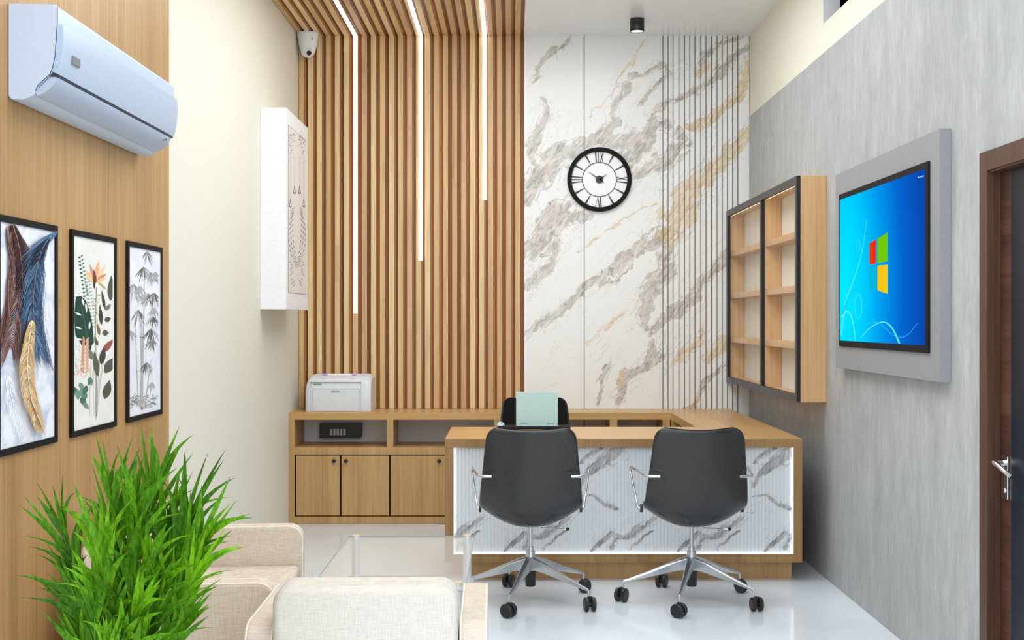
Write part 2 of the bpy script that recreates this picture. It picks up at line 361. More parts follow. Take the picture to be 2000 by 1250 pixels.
# ------------------------------------------------------------------ mesh helpers
class MB:
    def __init__(s): s.v = []; s.f = []; s.mi = []; s.col = []
    def add(s, vs, fs, mi=0, col=None):
        b = len(s.v); s.v += [tuple(v) for v in vs]
        for f in fs: s.f.append(tuple(b+i for i in f)); s.mi.append(mi); s.col.append(col)
        return s
    def box(s, x0, x1, y0, y1, z0, z1, mi=0, col=None):
        x0, x1 = min(x0, x1), max(x0, x1); y0, y1 = min(y0, y1), max(y0, y1); z0, z1 = min(z0, z1), max(z0, z1)
        vs = [(x, y, z) for x in (x0, x1) for y in (y0, y1) for z in (z0, z1)]
        return s.add(vs, [(0, 1, 3, 2), (4, 6, 7, 5), (0, 4, 5, 1), (2, 3, 7, 6), (0, 2, 6, 4), (1, 5, 7, 3)], mi, col)
    def lathe(s, prof, c=(0, 0, 0), axis='Z', n=32, mi=0, cap=True):
        b = []; N = len(prof)
        for (r, h) in prof:
            for i in range(n):
                a = 2*math.pi*i/n; p = (r*math.cos(a), r*math.sin(a), h)
                if axis == 'X': p = (p[2], p[0], p[1])
                if axis == 'Y': p = (p[0], p[2], -p[1])
                b.append((p[0]+c[0], p[1]+c[1], p[2]+c[2]))
        fs = [(j*n+i, j*n+(i+1) % n, (j+1)*n+(i+1) % n, (j+1)*n+i) for j in range(N-1) for i in range(n)]
        if cap: fs += [tuple(range(n))[::-1], tuple((N-1)*n+i for i in range(n))]
        return s.add(b, fs, mi)
    def cyl(s, r, c, h0, h1, axis='Z', n=28, mi=0): return s.lathe([(r, h0), (r, h1)], c, axis, n, mi)
    def tube(s, pts, r, n=10, mi=0, closed=False):
        pts = [Vector(p) for p in pts]; rings = []; up = None; N = len(pts)
        for i, p in enumerate(pts):
            if closed: d = pts[(i+1) % N]-pts[i-1]
            else: d = pts[min(i+1, N-1)]-pts[max(i-1, 0)]
            d.normalize()
            if up is None:
                up = Vector((0, 0, 1)) if abs(d.z) < 0.9 else Vector((1, 0, 0))
            a = d.cross(up); a = a.normalized() if a.length > 1e-6 else Vector((1, 0, 0)); b = a.cross(d).normalized(); up = b
            rr = r[i] if isinstance(r, (list, tuple)) else r
            rings.append([p+a*rr*math.cos(2*math.pi*k/n)+b*rr*math.sin(2*math.pi*k/n) for k in range(n)])
        vs = [v for q in rings for v in q]; M_ = N if closed else N-1
        fs = [(j*n+k, ((j+1) % N)*n+k, ((j+1) % N)*n+(k+1) % n, j*n+(k+1) % n) for j in range(M_) for k in range(n)]
        if not closed: fs += [tuple(range(n)), tuple((N-1)*n+k for k in range(n))[::-1]]
        return s.add(vs, fs, mi)
    def prism(s, poly, axis, a0, a1, mi=0):
        def P(u, v, a): return {'X': (a, u, v), 'Y': (u, a, v), 'Z': (u, v, a)}[axis]
        n = len(poly); vs = [P(u, v, a0) for u, v in poly]+[P(u, v, a1) for u, v in poly]
        return s.add(vs, [tuple(range(n))[::-1], tuple(range(n, 2*n))]+[(i, (i+1) % n, n+(i+1) % n, n+i) for i in range(n)], mi)
    def grid(s, rows, mi=0):
        n = len(rows[0]); vs = [p for r in rows for p in r]
        return s.add(vs, [(j*n+i, j*n+i+1, (j+1)*n+i+1, (j+1)*n+i) for j in range(len(rows)-1) for i in range(n-1)], mi)
    def build(s, name, mats, parent=None, bevel=0, seg=2, smooth=False, sub=0, solid=0):
        me = bpy.data.meshes.new(name); me.from_pydata(s.v, [], s.f)
        if not isinstance(mats, (list, tuple)): mats = [mats]
        for m in mats: me.materials.append(m)
        for p, i in zip(me.polygons, s.mi): p.material_index = i
        if any(c is not None for c in s.col):
            ca = me.color_attributes.new('Col', 'FLOAT_COLOR', 'CORNER')
            for p, c in zip(me.polygons, s.col):
                for li in p.loop_indices: ca.data[li].color = c or (1, 1, 1, 1)
        import bmesh
        bm = bmesh.new(); bm.from_mesh(me)
        if not any(c is not None for c in s.col): bmesh.ops.recalc_face_normals(bm, faces=bm.faces)
        bm.to_mesh(me); bm.free()
        o = bpy.data.objects.new(name, me); C.objects.link(o)
        if parent is not None: o.parent = parent
        if smooth:
            for p in me.polygons: p.use_smooth = True
        if solid:
            md = o.modifiers.new('solid', 'SOLIDIFY'); md.thickness = solid; md.offset = 0
        if sub:
            md = o.modifiers.new('sub', 'SUBSURF'); md.levels = sub; md.render_levels = sub
        if bevel:
            md = o.modifiers.new('bevel', 'BEVEL'); md.width = bevel; md.segments = seg; md.limit_method = 'ANGLE'; md.angle_limit = math.radians(35)
            for p in me.polygons: p.use_smooth = True
            bpy_w = o.modifiers.new('wn', 'WEIGHTED_NORMAL'); bpy_w.keep_sharp = True
        elif smooth and not sub:
            try: me.set_sharp_from_angle(angle=math.radians(40))
            except Exception: pass
        return o
def box(name, m, parent, x0, x1, y0, y1, z0, z1, bevel=0.0, seg=2):
    return MB().box(x0, x1, y0, y1, z0, z1).build(name, m, parent, bevel, seg)
def tag(o, label=None, cat=None, group=None, kind=None):
    if label: o['label'] = label
    if cat: o['category'] = cat
    if group: o['group'] = group
    if kind: o['kind'] = kind
    return o
def thing(name, label, cat, loc=(0, 0, 0), rz=0, group=None):
    o = bpy.data.objects.new(name, None); C.objects.link(o); o.location = loc; o.rotation_euler = (0, 0, rz); o.empty_display_size = 0.1
    return tag(o, label, cat, group)
def copy_tree(o, parent=None):
    c = o.copy(); C.objects.link(c)
    if parent is not None: c.parent = parent
    for ch in list(o.children): copy_tree(ch, c)
    return c
def onx(px, py, Xm):           # point of the plane X = Xm that the photo shows at a pixel
    k = (px-1000)*U/Xm
    return (Xm, D/k, H-(py-625)/k*U)
def rrect(x0, x1, y0, y1, r, n=6, corners=(1, 1, 1, 1)):
    out = []
    for (cx, cy, a0), on in zip([(x1-r, y1-r, 0), (x0+r, y1-r, 90), (x0+r, y0+r, 180), (x1-r, y0+r, 270)], corners):
        if not on: out.append((cx+(r if a0 in (0, 270) else -r), cy+(r if a0 in (0, 90) else -r))); continue
        for i in range(n+1):
            a = math.radians(a0+90*i/n); out.append((cx+r*math.cos(a), cy+r*math.sin(a)))
    return out

# ------------------------------------------------------------------ room shell
XL, XR, XP = -1.501, 1.667, -1.485
YF = 2.3                                    # walls and ceiling cut off here, an added opening to let world light in
st = dict(kind='structure')
tag(box('floor', M['floor'], None, XL-0.8, XR+0.8, -2.5, D+0.2, -0.1, 0), **st)
m = MB(); m.box(XL-0.2, 0.083, YF, D+0.2, CEIL+0.03, CEIL+0.15); m.box(0.083, XR+0.25, YF, D+0.2, CEIL, CEIL+0.15)
tag(m.build('ceiling', M['ceiling']), **st)
tag(box('wall_left', M['cream'], None, XL-0.2, XL, YF, D+0.2, 0, CEIL+0.03), **st)
tag(box('wall_back', M['plaster'], None, XL, XR+0.2, D+0.04, D+0.2, 0, CEIL+0.03), **st)
DY0, DY1, DZ = 3.36, 4.283, 1.893            # door opening
m = MB()
m.box(XR, XR+0.2, YF, DY0, 0, 2.802); m.box(XR, XR+0.2, DY1, D+0.04, 0, 2.802); m.box(XR, XR+0.2, DY0, DY1, DZ, 2.802)
tag(m.build('wall_right', M['concrete']), **st)
WY0, WY1, WZ0, WZ1 = 4.4, 6.60, 2.957, 3.30
m = MB(); q = XR+0.002
m.box(q, XR+0.2, YF, D+0.04, 2.802, WZ0); m.box(q, XR+0.2, YF, D+0.04, WZ1, CEIL)
m.box(q, XR+0.2, YF, WY0, WZ0, WZ1); m.box(q, XR+0.2, WY1, D+0.04, WZ0, WZ1)
tag(m.build('wall_right_upper', M['cream']), **st)
wn = tag(box('window_1', M['void'], None, XR+0.094, XR+0.10, WY0, WY1, WZ0, WZ1), **st)
m = MB(); j = XR+0.003
m.box(j, XR+0.094, WY1-0.004, WY1, WZ0, WZ1); m.box(j, XR+0.094, WY0, WY0+0.004, WZ0, WZ1); m.box(j, XR+0.094, WY0, WY1, WZ0, WZ0+0.004)
m.build('window_reveal', M['white'], wn)
# door
dr = tag(bpy.data.objects.new('door_1', None), **st); C.objects.link(dr); dr.location = (XR, DY1, 0)
def dbox(name, mt, *a, **kw):
    p = kw.pop('parent', dr)
    b = MB().box(*a); b.v = [(x-XR, y-DY1, z) for x, y, z in b.v]; return b.build(name, mt, p, kw.get('bevel', 0))
m = MB(); g = 0.012
m.box(XR-g, XR, DY1, DY1+0.07, 0, DZ+0.07); m.box(XR-g, XR, DY0-0.07, DY0, 0, DZ+0.07); m.box(XR-g, XR, DY0, DY1, DZ, DZ+0.07)
m.v = [(x-XR, y-DY1, z) for x, y, z in m.v]; m.build('door_casing', M['walnut'], dr, 0.002)
m = MB(); m.box(XR-0.005, XR+0.15, DY1-0.006, DY1, 0, DZ); m.box(XR-0.005, XR+0.15, DY0, DY0+0.006, 0, DZ); m.box(XR-0.005, XR+0.15, DY0, DY1, DZ-0.006, DZ)
for i in range(3): m.box(XR+0.004+i*0.011, XR+0.008+i*0.011, DY1-0.009, DY1-0.006, 0, DZ-0.006)
m.v = [(x-XR, y-DY1, z) for x, y, z in m.v]; m.build('door_jamb', M['walnut'], dr)
LX = XR+0.034
leaf = dbox('door_leaf', M['walnut_y'], LX, LX+0.04, DY0+0.007, DY1-0.007, 0.005, DZ-0.007)
dbox('inlay_panel', M['navy'], LX-0.002, LX+0.001, DY0+0.12, 4.183, 0.02, DZ-0.01)
hd = dbox('door_handle', M['chrome'], LX-0.008, LX, 4.2, 4.25, 0.757, 0.905, bevel=0.002)
m = MB(); hz = 0.882
m.tube([(LX-0.004, 4.226, hz), (LX-0.040, 4.226, hz)], 0.010)
m.tube([(LX-0.036, 4.236, hz), (LX-0.042, 4.215, hz-0.001), (LX-0.040, 4.18, hz-0.010), (LX-0.034, 4.145, hz-0.024), (LX-0.026, 4.12, hz-0.036)], [0.011, 0.010, 0.009, 0.008, 0.007])
m.cyl(0.009, (LX-0.012, 4.226, 0.787), 0, 0.006, 'X')
m.v = [(x-XR, y-DY1, z) for x, y, z in m.v]; m.build('lever', M['chrome'], hd, smooth=True)

# veneer panel on the left wall
tag(box('wood_wall_panel', M['panel_oak'], None, XL, XP, YF, 5.32, 0, CEIL+0.03), 'light oak veneer panel covering the near part of the left wall behind the three framed prints', 'wall panel')

# ------------------------------------------------------------------ slatted cladding on wall and ceiling
rnd = random.Random(3)
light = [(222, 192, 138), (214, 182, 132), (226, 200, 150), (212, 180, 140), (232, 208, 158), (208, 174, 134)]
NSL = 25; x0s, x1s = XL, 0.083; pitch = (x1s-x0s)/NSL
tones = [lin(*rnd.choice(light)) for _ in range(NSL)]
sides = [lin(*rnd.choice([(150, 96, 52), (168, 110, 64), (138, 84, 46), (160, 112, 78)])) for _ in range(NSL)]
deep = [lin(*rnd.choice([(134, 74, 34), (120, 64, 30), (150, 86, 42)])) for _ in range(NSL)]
def slats(fn):
    mb = MB()
    for i in range(NSL):
        a = x0s+i*pitch; f0, f1, s1, g1 = a+0.004, a+pitch*0.60, a+pitch*0.80, a+pitch
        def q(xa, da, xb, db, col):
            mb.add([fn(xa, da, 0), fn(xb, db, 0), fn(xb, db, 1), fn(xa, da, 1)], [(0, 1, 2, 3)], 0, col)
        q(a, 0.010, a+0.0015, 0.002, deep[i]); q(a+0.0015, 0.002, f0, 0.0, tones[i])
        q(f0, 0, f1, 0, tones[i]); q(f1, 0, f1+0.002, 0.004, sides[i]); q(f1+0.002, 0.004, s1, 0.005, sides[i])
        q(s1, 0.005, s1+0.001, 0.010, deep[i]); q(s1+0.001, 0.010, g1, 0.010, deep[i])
    a, b = x0s, x1s
    for xa, xb, da, db in ((a, b, 0.024, 0.024), (a, a, 0.010, 0.024), (b, b, 0.010, 0.024)):
        mb.add([fn(xa, da, 0), fn(xb, db, 0), fn(xb, db, 1), fn(xa, da, 1)], [(0, 1, 2, 3)], 0, deep[0])
    return mb
CT = 0.7505                                   # counter top height
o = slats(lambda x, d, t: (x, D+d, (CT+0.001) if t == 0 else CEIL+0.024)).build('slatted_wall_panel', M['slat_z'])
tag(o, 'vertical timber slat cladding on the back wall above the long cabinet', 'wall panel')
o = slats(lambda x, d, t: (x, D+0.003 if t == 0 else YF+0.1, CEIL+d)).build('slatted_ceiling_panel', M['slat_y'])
tag(o, 'timber slat cladding on the left half of the ceiling', 'ceiling panel')
for px, bot, lab in ((694, 612, 'leftmost of the three white light strips, the longest, ending lowest on the slats'),
                     (822, 508, 'middle of the three white light strips running over ceiling and slatted wall'),
                     (947, 390, 'rightmost of the three white light strips, the shortest, ending highest on the slats')):
    x = (px-1000)*U; z = H-(bot-625)*U; hw = 0.0125
    t = thing('led_strip', lab, 'light strip', (x, D, z), group='light strips in the slat cladding')
    m = MB().box(-hw, hw, -0.004, -0.0005, 0, CEIL-z-0.0005).box(-hw, hw, YF+0.2-D, -0.004, CEIL-z-0.004, CEIL-z-0.0005)
    m.build('diffuser', M['led'], t)
    box('end_cap', M['white'], t, -hw, hw, -0.004, -0.0005, -0.003, 0)

# ------------------------------------------------------------------ marble panel
mp = thing('marble_wall_panel', 'white marble panel with grey and gold veins on the back wall behind the clock', 'wall panel')
vein_slab([(k, pxl(p)) for k, p in wall_veins], 0.0835, XR, D, 0.0, CEIL).parent = mp
for px in (1141, 1294.7, 1304.8, 1314.5, 1325.9, 1337, 1347.1, 1357.2, 1368.6, 1378.7, 1389.5, 1400.5, 1410.6, 1420.7, 1430.8, 1440.9):
    x = (px-1000)*U; box('metal_inlay', M['inlay'], mp, x-0.0027, x+0.0027, D-0.002, D+0.001, 0.0, CEIL-0.001)

# ------------------------------------------------------------------ surface downlight
t = thing('ceiling_spotlight', 'small black cylindrical spotlight under the white ceiling', 'ceiling lamp', (0.83, 8.155, CEIL))
m = MB().lathe([(0.046, -0.085), (0.0475, -0.083), (0.0475, -0.043), (0.0455, -0.042), (0.0455, -0.039), (0.0475, -0.038), (0.0475, 0)], n=40, cap=False)
m.lathe([(0.0475, 0), (0.002, 0)], n=40, cap=False); m.lathe([(0.046, -0.085), (0.040, -0.085), (0.040, -0.074)], n=40, cap=False)
m.build('lamp_housing', M['black'], t, smooth=True)
MB().lathe([(0.0405, -0.078), (0.001, -0.078)], n=40).build('lamp_lens', M['lamp'], t)

# ------------------------------------------------------------------ wall clock
cx, cz, R = (1170.5-1000)*U, H-(351-625)*U, 0.2255
t = thing('wall_clock', 'round black wall clock with white dial and roman numerals on the marble', 'clock', (cx, D, cz))
def ring(mb, r0, r1, y0, y1, n=72):
    return mb.lathe([(r0, y0), (r1, y0), (r1, y1), (r0, y1), (r0, y0)], (0, 0, 0), 'Y', n, cap=False)
ring(MB(), R*0.868, R, -0.026, -0.003).build('rim', M['blackmatt'], t, smooth=True)
MB().cyl(R*0.88, (0, 0, 0), -0.012, -0.003, 'Y', 72).build('dial', M['paper'], t, smooth=True)
ring(MB(), R*0.52, R*0.54, -0.016, -0.011).build('inner_ring', M['black'], t, smooth=True)
m = MB()
def stroke(p0, p1, w0, w1, y0=-0.0165, y1=-0.011, mb=None):
    (a, b), (c, d) = p0, p1; dx, dz = c-a, d-b; L = math.hypot(dx, dz); nx, nz = -dz/L, dx/L
    (mb or m).prism([(a+nx*w0, b+nz*w0), (a-nx*w0, b-nz*w0), (c-nx*w1, d-nz*w1), (c+nx*w1, d+nz*w1)], 'Y', y0, y1)
kk = U/7.8
P = lambda a, b: ((a-628)*kk, -(b-630)*kk)
for hh in (1, 2, 4, 5, 7, 8, 10, 11):
    a = math.radians(90-30*hh); e = (math.cos(a), math.sin(a))
    stroke((e[0]*R*0.53, e[1]*R*0.53), (e[0]*R*0.88, e[1]*R*0.88), 0.0013, 0.0072)
for a, b, w0, w1 in [((565, 205), (582, 372), .0045, .0028), ((606, 205), (610, 372), .0040, .0028), ((640, 205), (684, 372), .0016, .0020), ((688, 215), (636, 372), .0036, .0016),
                     ((200, 585), (368, 600), .0045, .0025), ((200, 632), (368, 632), .0040, .0025), ((205, 680), (368, 660), .0045, .0025),
                     ((885, 590), (1050, 640), .0016, .0026), ((885, 636), (1050, 592), .0020, .0022), ((888, 660), (1050, 680), .0025, .0045),
                     ((600, 895), (630, 1058), .0022, .0036), ((642, 895), (654, 1058), .0030, .0045), ((604, 900), (560, 1050), .0008, .0008)]:
    stroke(P(*a), P(*b), w0, w1)
m.build('numerals', M['black'], t)
m = MB(); stroke(P(628, 630), P(457, 510), 0.0045, 0.0006, -0.0215, -0.0195, m); m.build('minute_hand', M['black'], t)
m = MB(); stroke(P(628, 630), P(745, 548), 0.0048, 0.0006, -0.0195, -0.0175, m); stroke(P(628, 630), P(695, 680), 0.003, 0.002, -0.0195, -0.0175, m); m.build('hour_hand', M['black'], t)
MB().cyl(R*0.118, (0, 0, 0), -0.0195, -0.011, 'Y', 40).build('hub', M['black'], t, smooth=True)

# ------------------------------------------------------------------ dome camera
t = thing('security_camera', 'white dome security camera in the ceiling corner above the slats', 'camera', (-1.422, 8.56, CEIL))
prof = [(0.001, -0.172), (0.022, -0.168), (0.040, -0.152), (0.051, -0.128), (0.060, -0.095), (0.068, -0.055), (0.0745, -0.02), (0.0755, -0.004), (0.074, 0)]
MB().lathe(prof, n=40).build('camera_housing', M['camwhite'], t, smooth=True)
ld = Vector((0.35, -0.72, -0.60)).normalized(); lc = Vector((0.014, -0.0385, -0.1455))
def disc_along(c, d, r, h, name, mt, par):
    mb = MB().cyl(r, (0, 0, 0), -0.004, h, 'Z', 24); q = Vector((0, 0, 1)).rotation_difference(d)
    mb.v = [tuple(q @ Vector(v)+c) for v in mb.v]; return mb.build(name, mt, par, smooth=True)
disc_along(lc, ld, 0.0165, 0.006, 'lens_ring', M['black'], t); disc_along(lc+ld*0.006, ld, 0.010, 0.003, 'lens', M['rubber'], t)
m = MB().tube([(-0.005+0.01*i, -math.sqrt(max(0.0565**2-(-0.005+0.01*i)**2, 0))-0.0005, -0.113-0.0009*i*i) for i in range(5)], 0.0012, 6); m.build('cover_seam', M['seam'], t)
m = MB().tube([(0.038, -0.0585, -0.038), (0.038, -0.0555, -0.062)], 0.0022, 8); m.build('vent_slot', M['ac_seam'], t)

# ------------------------------------------------------------------ long cabinet along the back wall
FY = D/1.046                                   # front plane
XE = 1.523
kx = lambda px: (px-1000)/1.046*U; kz = lambda py: H-(py-625)/1.046*U
t = thing('storage_cabinet', 'long low oak cabinet with open niches along the back wall', 'cabinet', (0, 0, 0))
box('worktop', M['oak_x'], t, XL+0.001, XE, FY, D-0.003, 0.702, CT, 0.001)
m = MB().box(XL+0.001, kx(575.5), FY, D-0.003, 0.004, 0.702)
for a, b in ((kx(755), kx(768)), (-0.12, -0.07), (kx(1191), kx(1205.6)), (kx(1294), kx(1308.5))): m.box(a, b, FY, D-0.003, 0.517, 0.702)
m.box(kx(575.5), kx(1308.5), FY, D-0.003, 0.469, 0.517); m.box(kx(575.5), kx(1308.5), FY, D-0.003, 0.004, 0.052)
m.box(kx(575.5), kx(1308.5), FY+0.02, D-0.003, 0.052, 0.469); m.box(kx(1308.5)-0.05, kx(1308.5), FY, FY+0.02, 0.052, 0.469)
m.build('carcass', M['oak_v'], t)
box('shadow_gap', M['gap'], t, kx(575.5), kx(1308.5)-0.05, FY+0.012, FY+0.0205, 0.052, 0.469)
edges = [577, 665.4, 761.4, 870.5, 980, 1088, 1196, 1292-12]
for i in range(len(edges)-1):
    a, b = kx(edges[i])+0.0055, kx(edges[i+1])-0.0055
    d = box('door', M['oak_v'], t, a, b, FY, FY+0.012, 0.0595, 0.461)
    kxx = (b-0.038) if i % 2 == 0 else (a+0.032)
    if i == 2: kxx = b-0.038
    MB().lathe([(0.006, 0.0), (0.006, -0.012), (0.0135, -0.014), (0.0135, -0.021), (0.011, -0.023)], (kxx, FY, 0.427), 'Y', 24).build('knob', M['black'], d, smooth=True)

# return counter on the right
t = thing('side_counter', 'oak return counter joining the desk to the back cabinet along the right side', 'counter')
DYF, DYR = D/1.34, D/1.208
box('worktop', M['oak_y'], t, 1.07, XE, DYR+0.001, FY-0.001, 0.702, CT, 0.001)
m = MB().box(1.07, 1.12, FY-0.06, FY-0.002, 0.004, 0.702).box(1.07, 1.12, DYR+0.001, DYR+0.05, 0.004, 0.702)
m.box(1.07, XE, DYR+0.05, FY-0.06, 0.469, 0.517).box(1.07, 1.10, DYR+0.05, FY-0.06, 0.004, 0.469).box(XE-0.02, XE, DYR+0.001, FY-0.002, 0.004, 0.702)
m.build('carcass', M['oak_v'], t)

# ------------------------------------------------------------------ reception desk
t = thing('reception_desk', 'oak reception desk with fluted grey marble front standing behind the two charcoal chairs', 'desk')
X0, X1 = -131/1.34*U, 567/1.34*U
xl, xr = (886-1000)/1.34*U, (1550-1000)/1.34*U
zt = H-(874.2-625)/1.34*U; zb = H-(1082.3-625)/1.34*U; zbb = H-(1098.7-625)/1.34*U
box('worktop', M['oak_x'], t, X0, X1, DYF, DYR, zt, CT, 0.001)
box('top_rail', M['oak_shaded'], t, X0, X1, DYF-0.0015, DYF, zt, CT-0.001)  # thin facing in the shade-darkened oak over the worktop edge
box('side_panel', M['oak_shaded'], t, X0, xl, DYF, DYR-0.005, zbb, zt)
box('side_panel', M['oak_shaded'], t, xr, X1, DYF, DYR-0.005, zbb, zt)
box('bottom_rail', M['oak_shaded'], t, xl, xr, DYF, DYR-0.3, zbb, zb)
box('plinth', M['oak_v'], t, (887-1000)/1.3237*U, (1546-1000)/1.3237*U, D/1.3237, DYR-0.08, 0, zbb)
n = 93; rows_b, rows_t = [], []; pts = []
for i in range(n*6+1):
    x = xl+0.007+(xr-0.010-xl-0.004)*i/(n*6); y = DYF+0.022-0.0045*abs(math.sin(math.pi*i/6.0))
    pts.append((x, y))
m = MB().grid([[(x, y, zb+0.009) for x, y in pts], [(x, y, zt) for x, y in pts]])
m.box(xl, xr, DYF+0.024, DYF+0.04, zb, zt)
m.build('fluted_front', M['marble_desk'], t, smooth=True)
m = MB().box(xl, xr, DYF+0.003, DYF+0.022, zb, zb+0.006).box(xr-0.005, xr, DYF+0.003, DYF+0.022, zb, zt).box(xl, xl+0.0015, DYF+0.003, DYF+0.022, zb, zt)
m.build('edge_light', M['led_soft'], t)

# ------------------------------------------------------------------ desk pad, laptop, mouse
lx = lambda px, k=1.22: (px-1000)/k*U
tag(box('desk_pad', M['blackmatt'], None, lx(973), lx(1113), 6.99, 7.150, CT+0.0005, CT+0.013, 0.002), 'thin black desk pad on the reception desk under the laptop', 'desk pad')
t = thing('laptop', 'pale aqua laptop open with its back to the camera on the desk', 'laptop', ((lx(1008)+lx(1089))/2, 7.045, CT+0.0135))
hw = (lx(1089)-lx(1008))/2
box('base', M['black'], t, -hw+0.001, hw-0.001, 0.004, 0.15, 0, 0.012, 0.002)
lid = box('lid', M['teal'], t, -hw, hw, -0.004, 0.002, 0.004, 0.196, 0.0015)
box('lid_edge', M['teal_hi'], lid, -hw-0.0005, hw+0.0005, -0.0048, 0.0024, 0.191, 0.197); box('lid_edge', M['teal_hi'], lid, -hw-0.0005, hw+0.0005, -0.0060, 0.0024, 0.003, 0.0075)
for s in (-1, 1):
    a = s*hw*0.64; MB().box(a-0.016, a-0.0145, -0.0062, -0.004, 0.010, 0.018).box(a+0.0145, a+0.016, -0.0062, -0.004, 0.010, 0.018).box(a-0.016, a+0.016, -0.0052, -0.004, 0.0168, 0.018).build('hinge', M['ac_seam'], t)
t = thing('computer_mouse', 'pale aqua computer mouse beside the laptop', 'mouse', (lx(978), 7.06, CT+0.0135))
rows = []
for j in range(9):
    ph = math.pi/2*j/8; rows.append([(0.0225*math.cos(ph)*math.cos(a)*1.0, 0.036*math.cos(ph)*math.sin(a), 0.003+0.022*math.sin(ph)) for a in [2*math.pi*i/24 for i in range(25)]])
MB().grid(rows).build('mouse_shell', M['teal'], t, smooth=True)
MB().lathe([(1, 0), (1, 0.0032)], n=24).build('mouse_base', M['black'], t).scale = (0.0222, 0.0355, 1)
MB().tube([(0.004, -0.029, 0.014), (0.004, -0.024, 0.019), (0.004, -0.015, 0.0235)], 0.0022, 8).build('scroll_wheel', M['black'], t)

# ------------------------------------------------------------------ printer
t = thing('printer', 'white laser printer on the left end of the cabinet before the slats', 'printer', (-1.184, 8.50, CT+0.0005))
pr = [(-0.143, 0.0), (-0.145, 0.02), (-0.143, 0.175), (-0.132, 0.205), (-0.108, 0.228), (-0.06, 0.243), (0.02, 0.25), (0.10, 0.248), (0.125, 0.235), (0.13, 0.0)]
def loft(x, sc, zc): return [(x, y*sc, min(z, 10)*zc) for y, z in pr]
secs = [(-0.223, 0.80, 0.62), (-0.222, 0.90, 0.76), (-0.214, 0.96, 0.88), (-0.200, 0.99, 0.955), (-0.180, 1.0, 0.99), (-0.165, 1, 1), (0.185, 1, 1), (0.198, 1.0, 0.99), (0.212, 0.985, 0.95), (0.223, 0.94, 0.90)]
rows = [loft(*s) for s in secs]; m = MB(); n = len(pr)
vs = [p for r in rows for p in r]; fs = [(j*n+i, j*n+(i+1) % n, (j+1)*n+(i+1) % n, (j+1)*n+i) for j in range(len(rows)-1) for i in range(n)]
fs += [tuple(range(n)), tuple((len(rows)-1)*n+i for i in range(n))[::-1]]
m.add(vs, fs).build('body', M['printer'], t, smooth=True)
m = MB().box(-0.168, 0.142, -0.1475, -0.143, 0.004, 0.152); m.build('paper_tray', M['printer'], t, 0.0015)
m = MB()
for a, b, c, d in ((-0.171, -0.1685, 0.004, 0.155), (0.1425, 0.145, 0.004, 0.155), (-0.171, 0.145, 0.1525, 0.155), (-0.186, -0.1845, 0.004, 0.2), (0.157, 0.1585, 0.004, 0.2), (-0.186, 0.158, 0.1985, 0.2)):
    m.box(a, b, -0.1455, -0.1425, c, d) if d < 0.16 else m.box(a, b, -0.146, -0.132, c, min(d, 0.2))
m.build('panel_seam', M['seam'], t)
m = MB().add([(-0.13, -0.126, 0.215), (0.10, -0.126, 0.215), (0.125, -0.035, 0.252), (-0.11, -0.035, 0.252), (-0.13, -0.126, 0.212), (0.10, -0.126, 0.212), (0.125, -0.035, 0.249), (-0.11, -0.035, 0.249)], [(0, 1, 2, 3), (7, 6, 5, 4), (0, 4, 5, 1), (1, 5, 6, 2), (2, 6, 7, 3), (3, 7, 4, 0)]); m.build('output_sheet', M['paper'], t)
for a in (-0.125, 0.077): MB().add([(a, -0.118, 0.2205), (a+0.034, -0.118, 0.2205), (a+0.042, -0.046, 0.2505), (a+0.008, -0.046, 0.2505)], [(0, 1, 2, 3)]).build('paper_guide', M['lilac'], t)
box('label', M['green_tag'], t, -0.168, -0.112, -0.1465, -0.1435, 0.182, 0.190)
box('tray_grip', M['seam'], t, -0.045, 0.012, -0.1483, -0.147, 0.128, 0.144)

# wall box with sockets inside the niche
t = thing('socket_box', 'black wall box with five pale sockets inside the cabinet niche', 'socket box', ((666-1000)*U, D+0.04, 0.597))
m = MB().prism([(-0.147, -0.052), (0.139, -0.052), (0.147, -0.044), (0.147, 0.052), (-0.139, 0.052), (-0.147, 0.044)], 'Y', -0.066, -0.001); m.build('box_body', M['black'], t, 0.001)
for i in range(5):
    x = -0.074+i*0.0233; box('socket', M['socket'], t, x, x+0.017, -0.069, -0.065, -0.032, 0.012, 0.001)

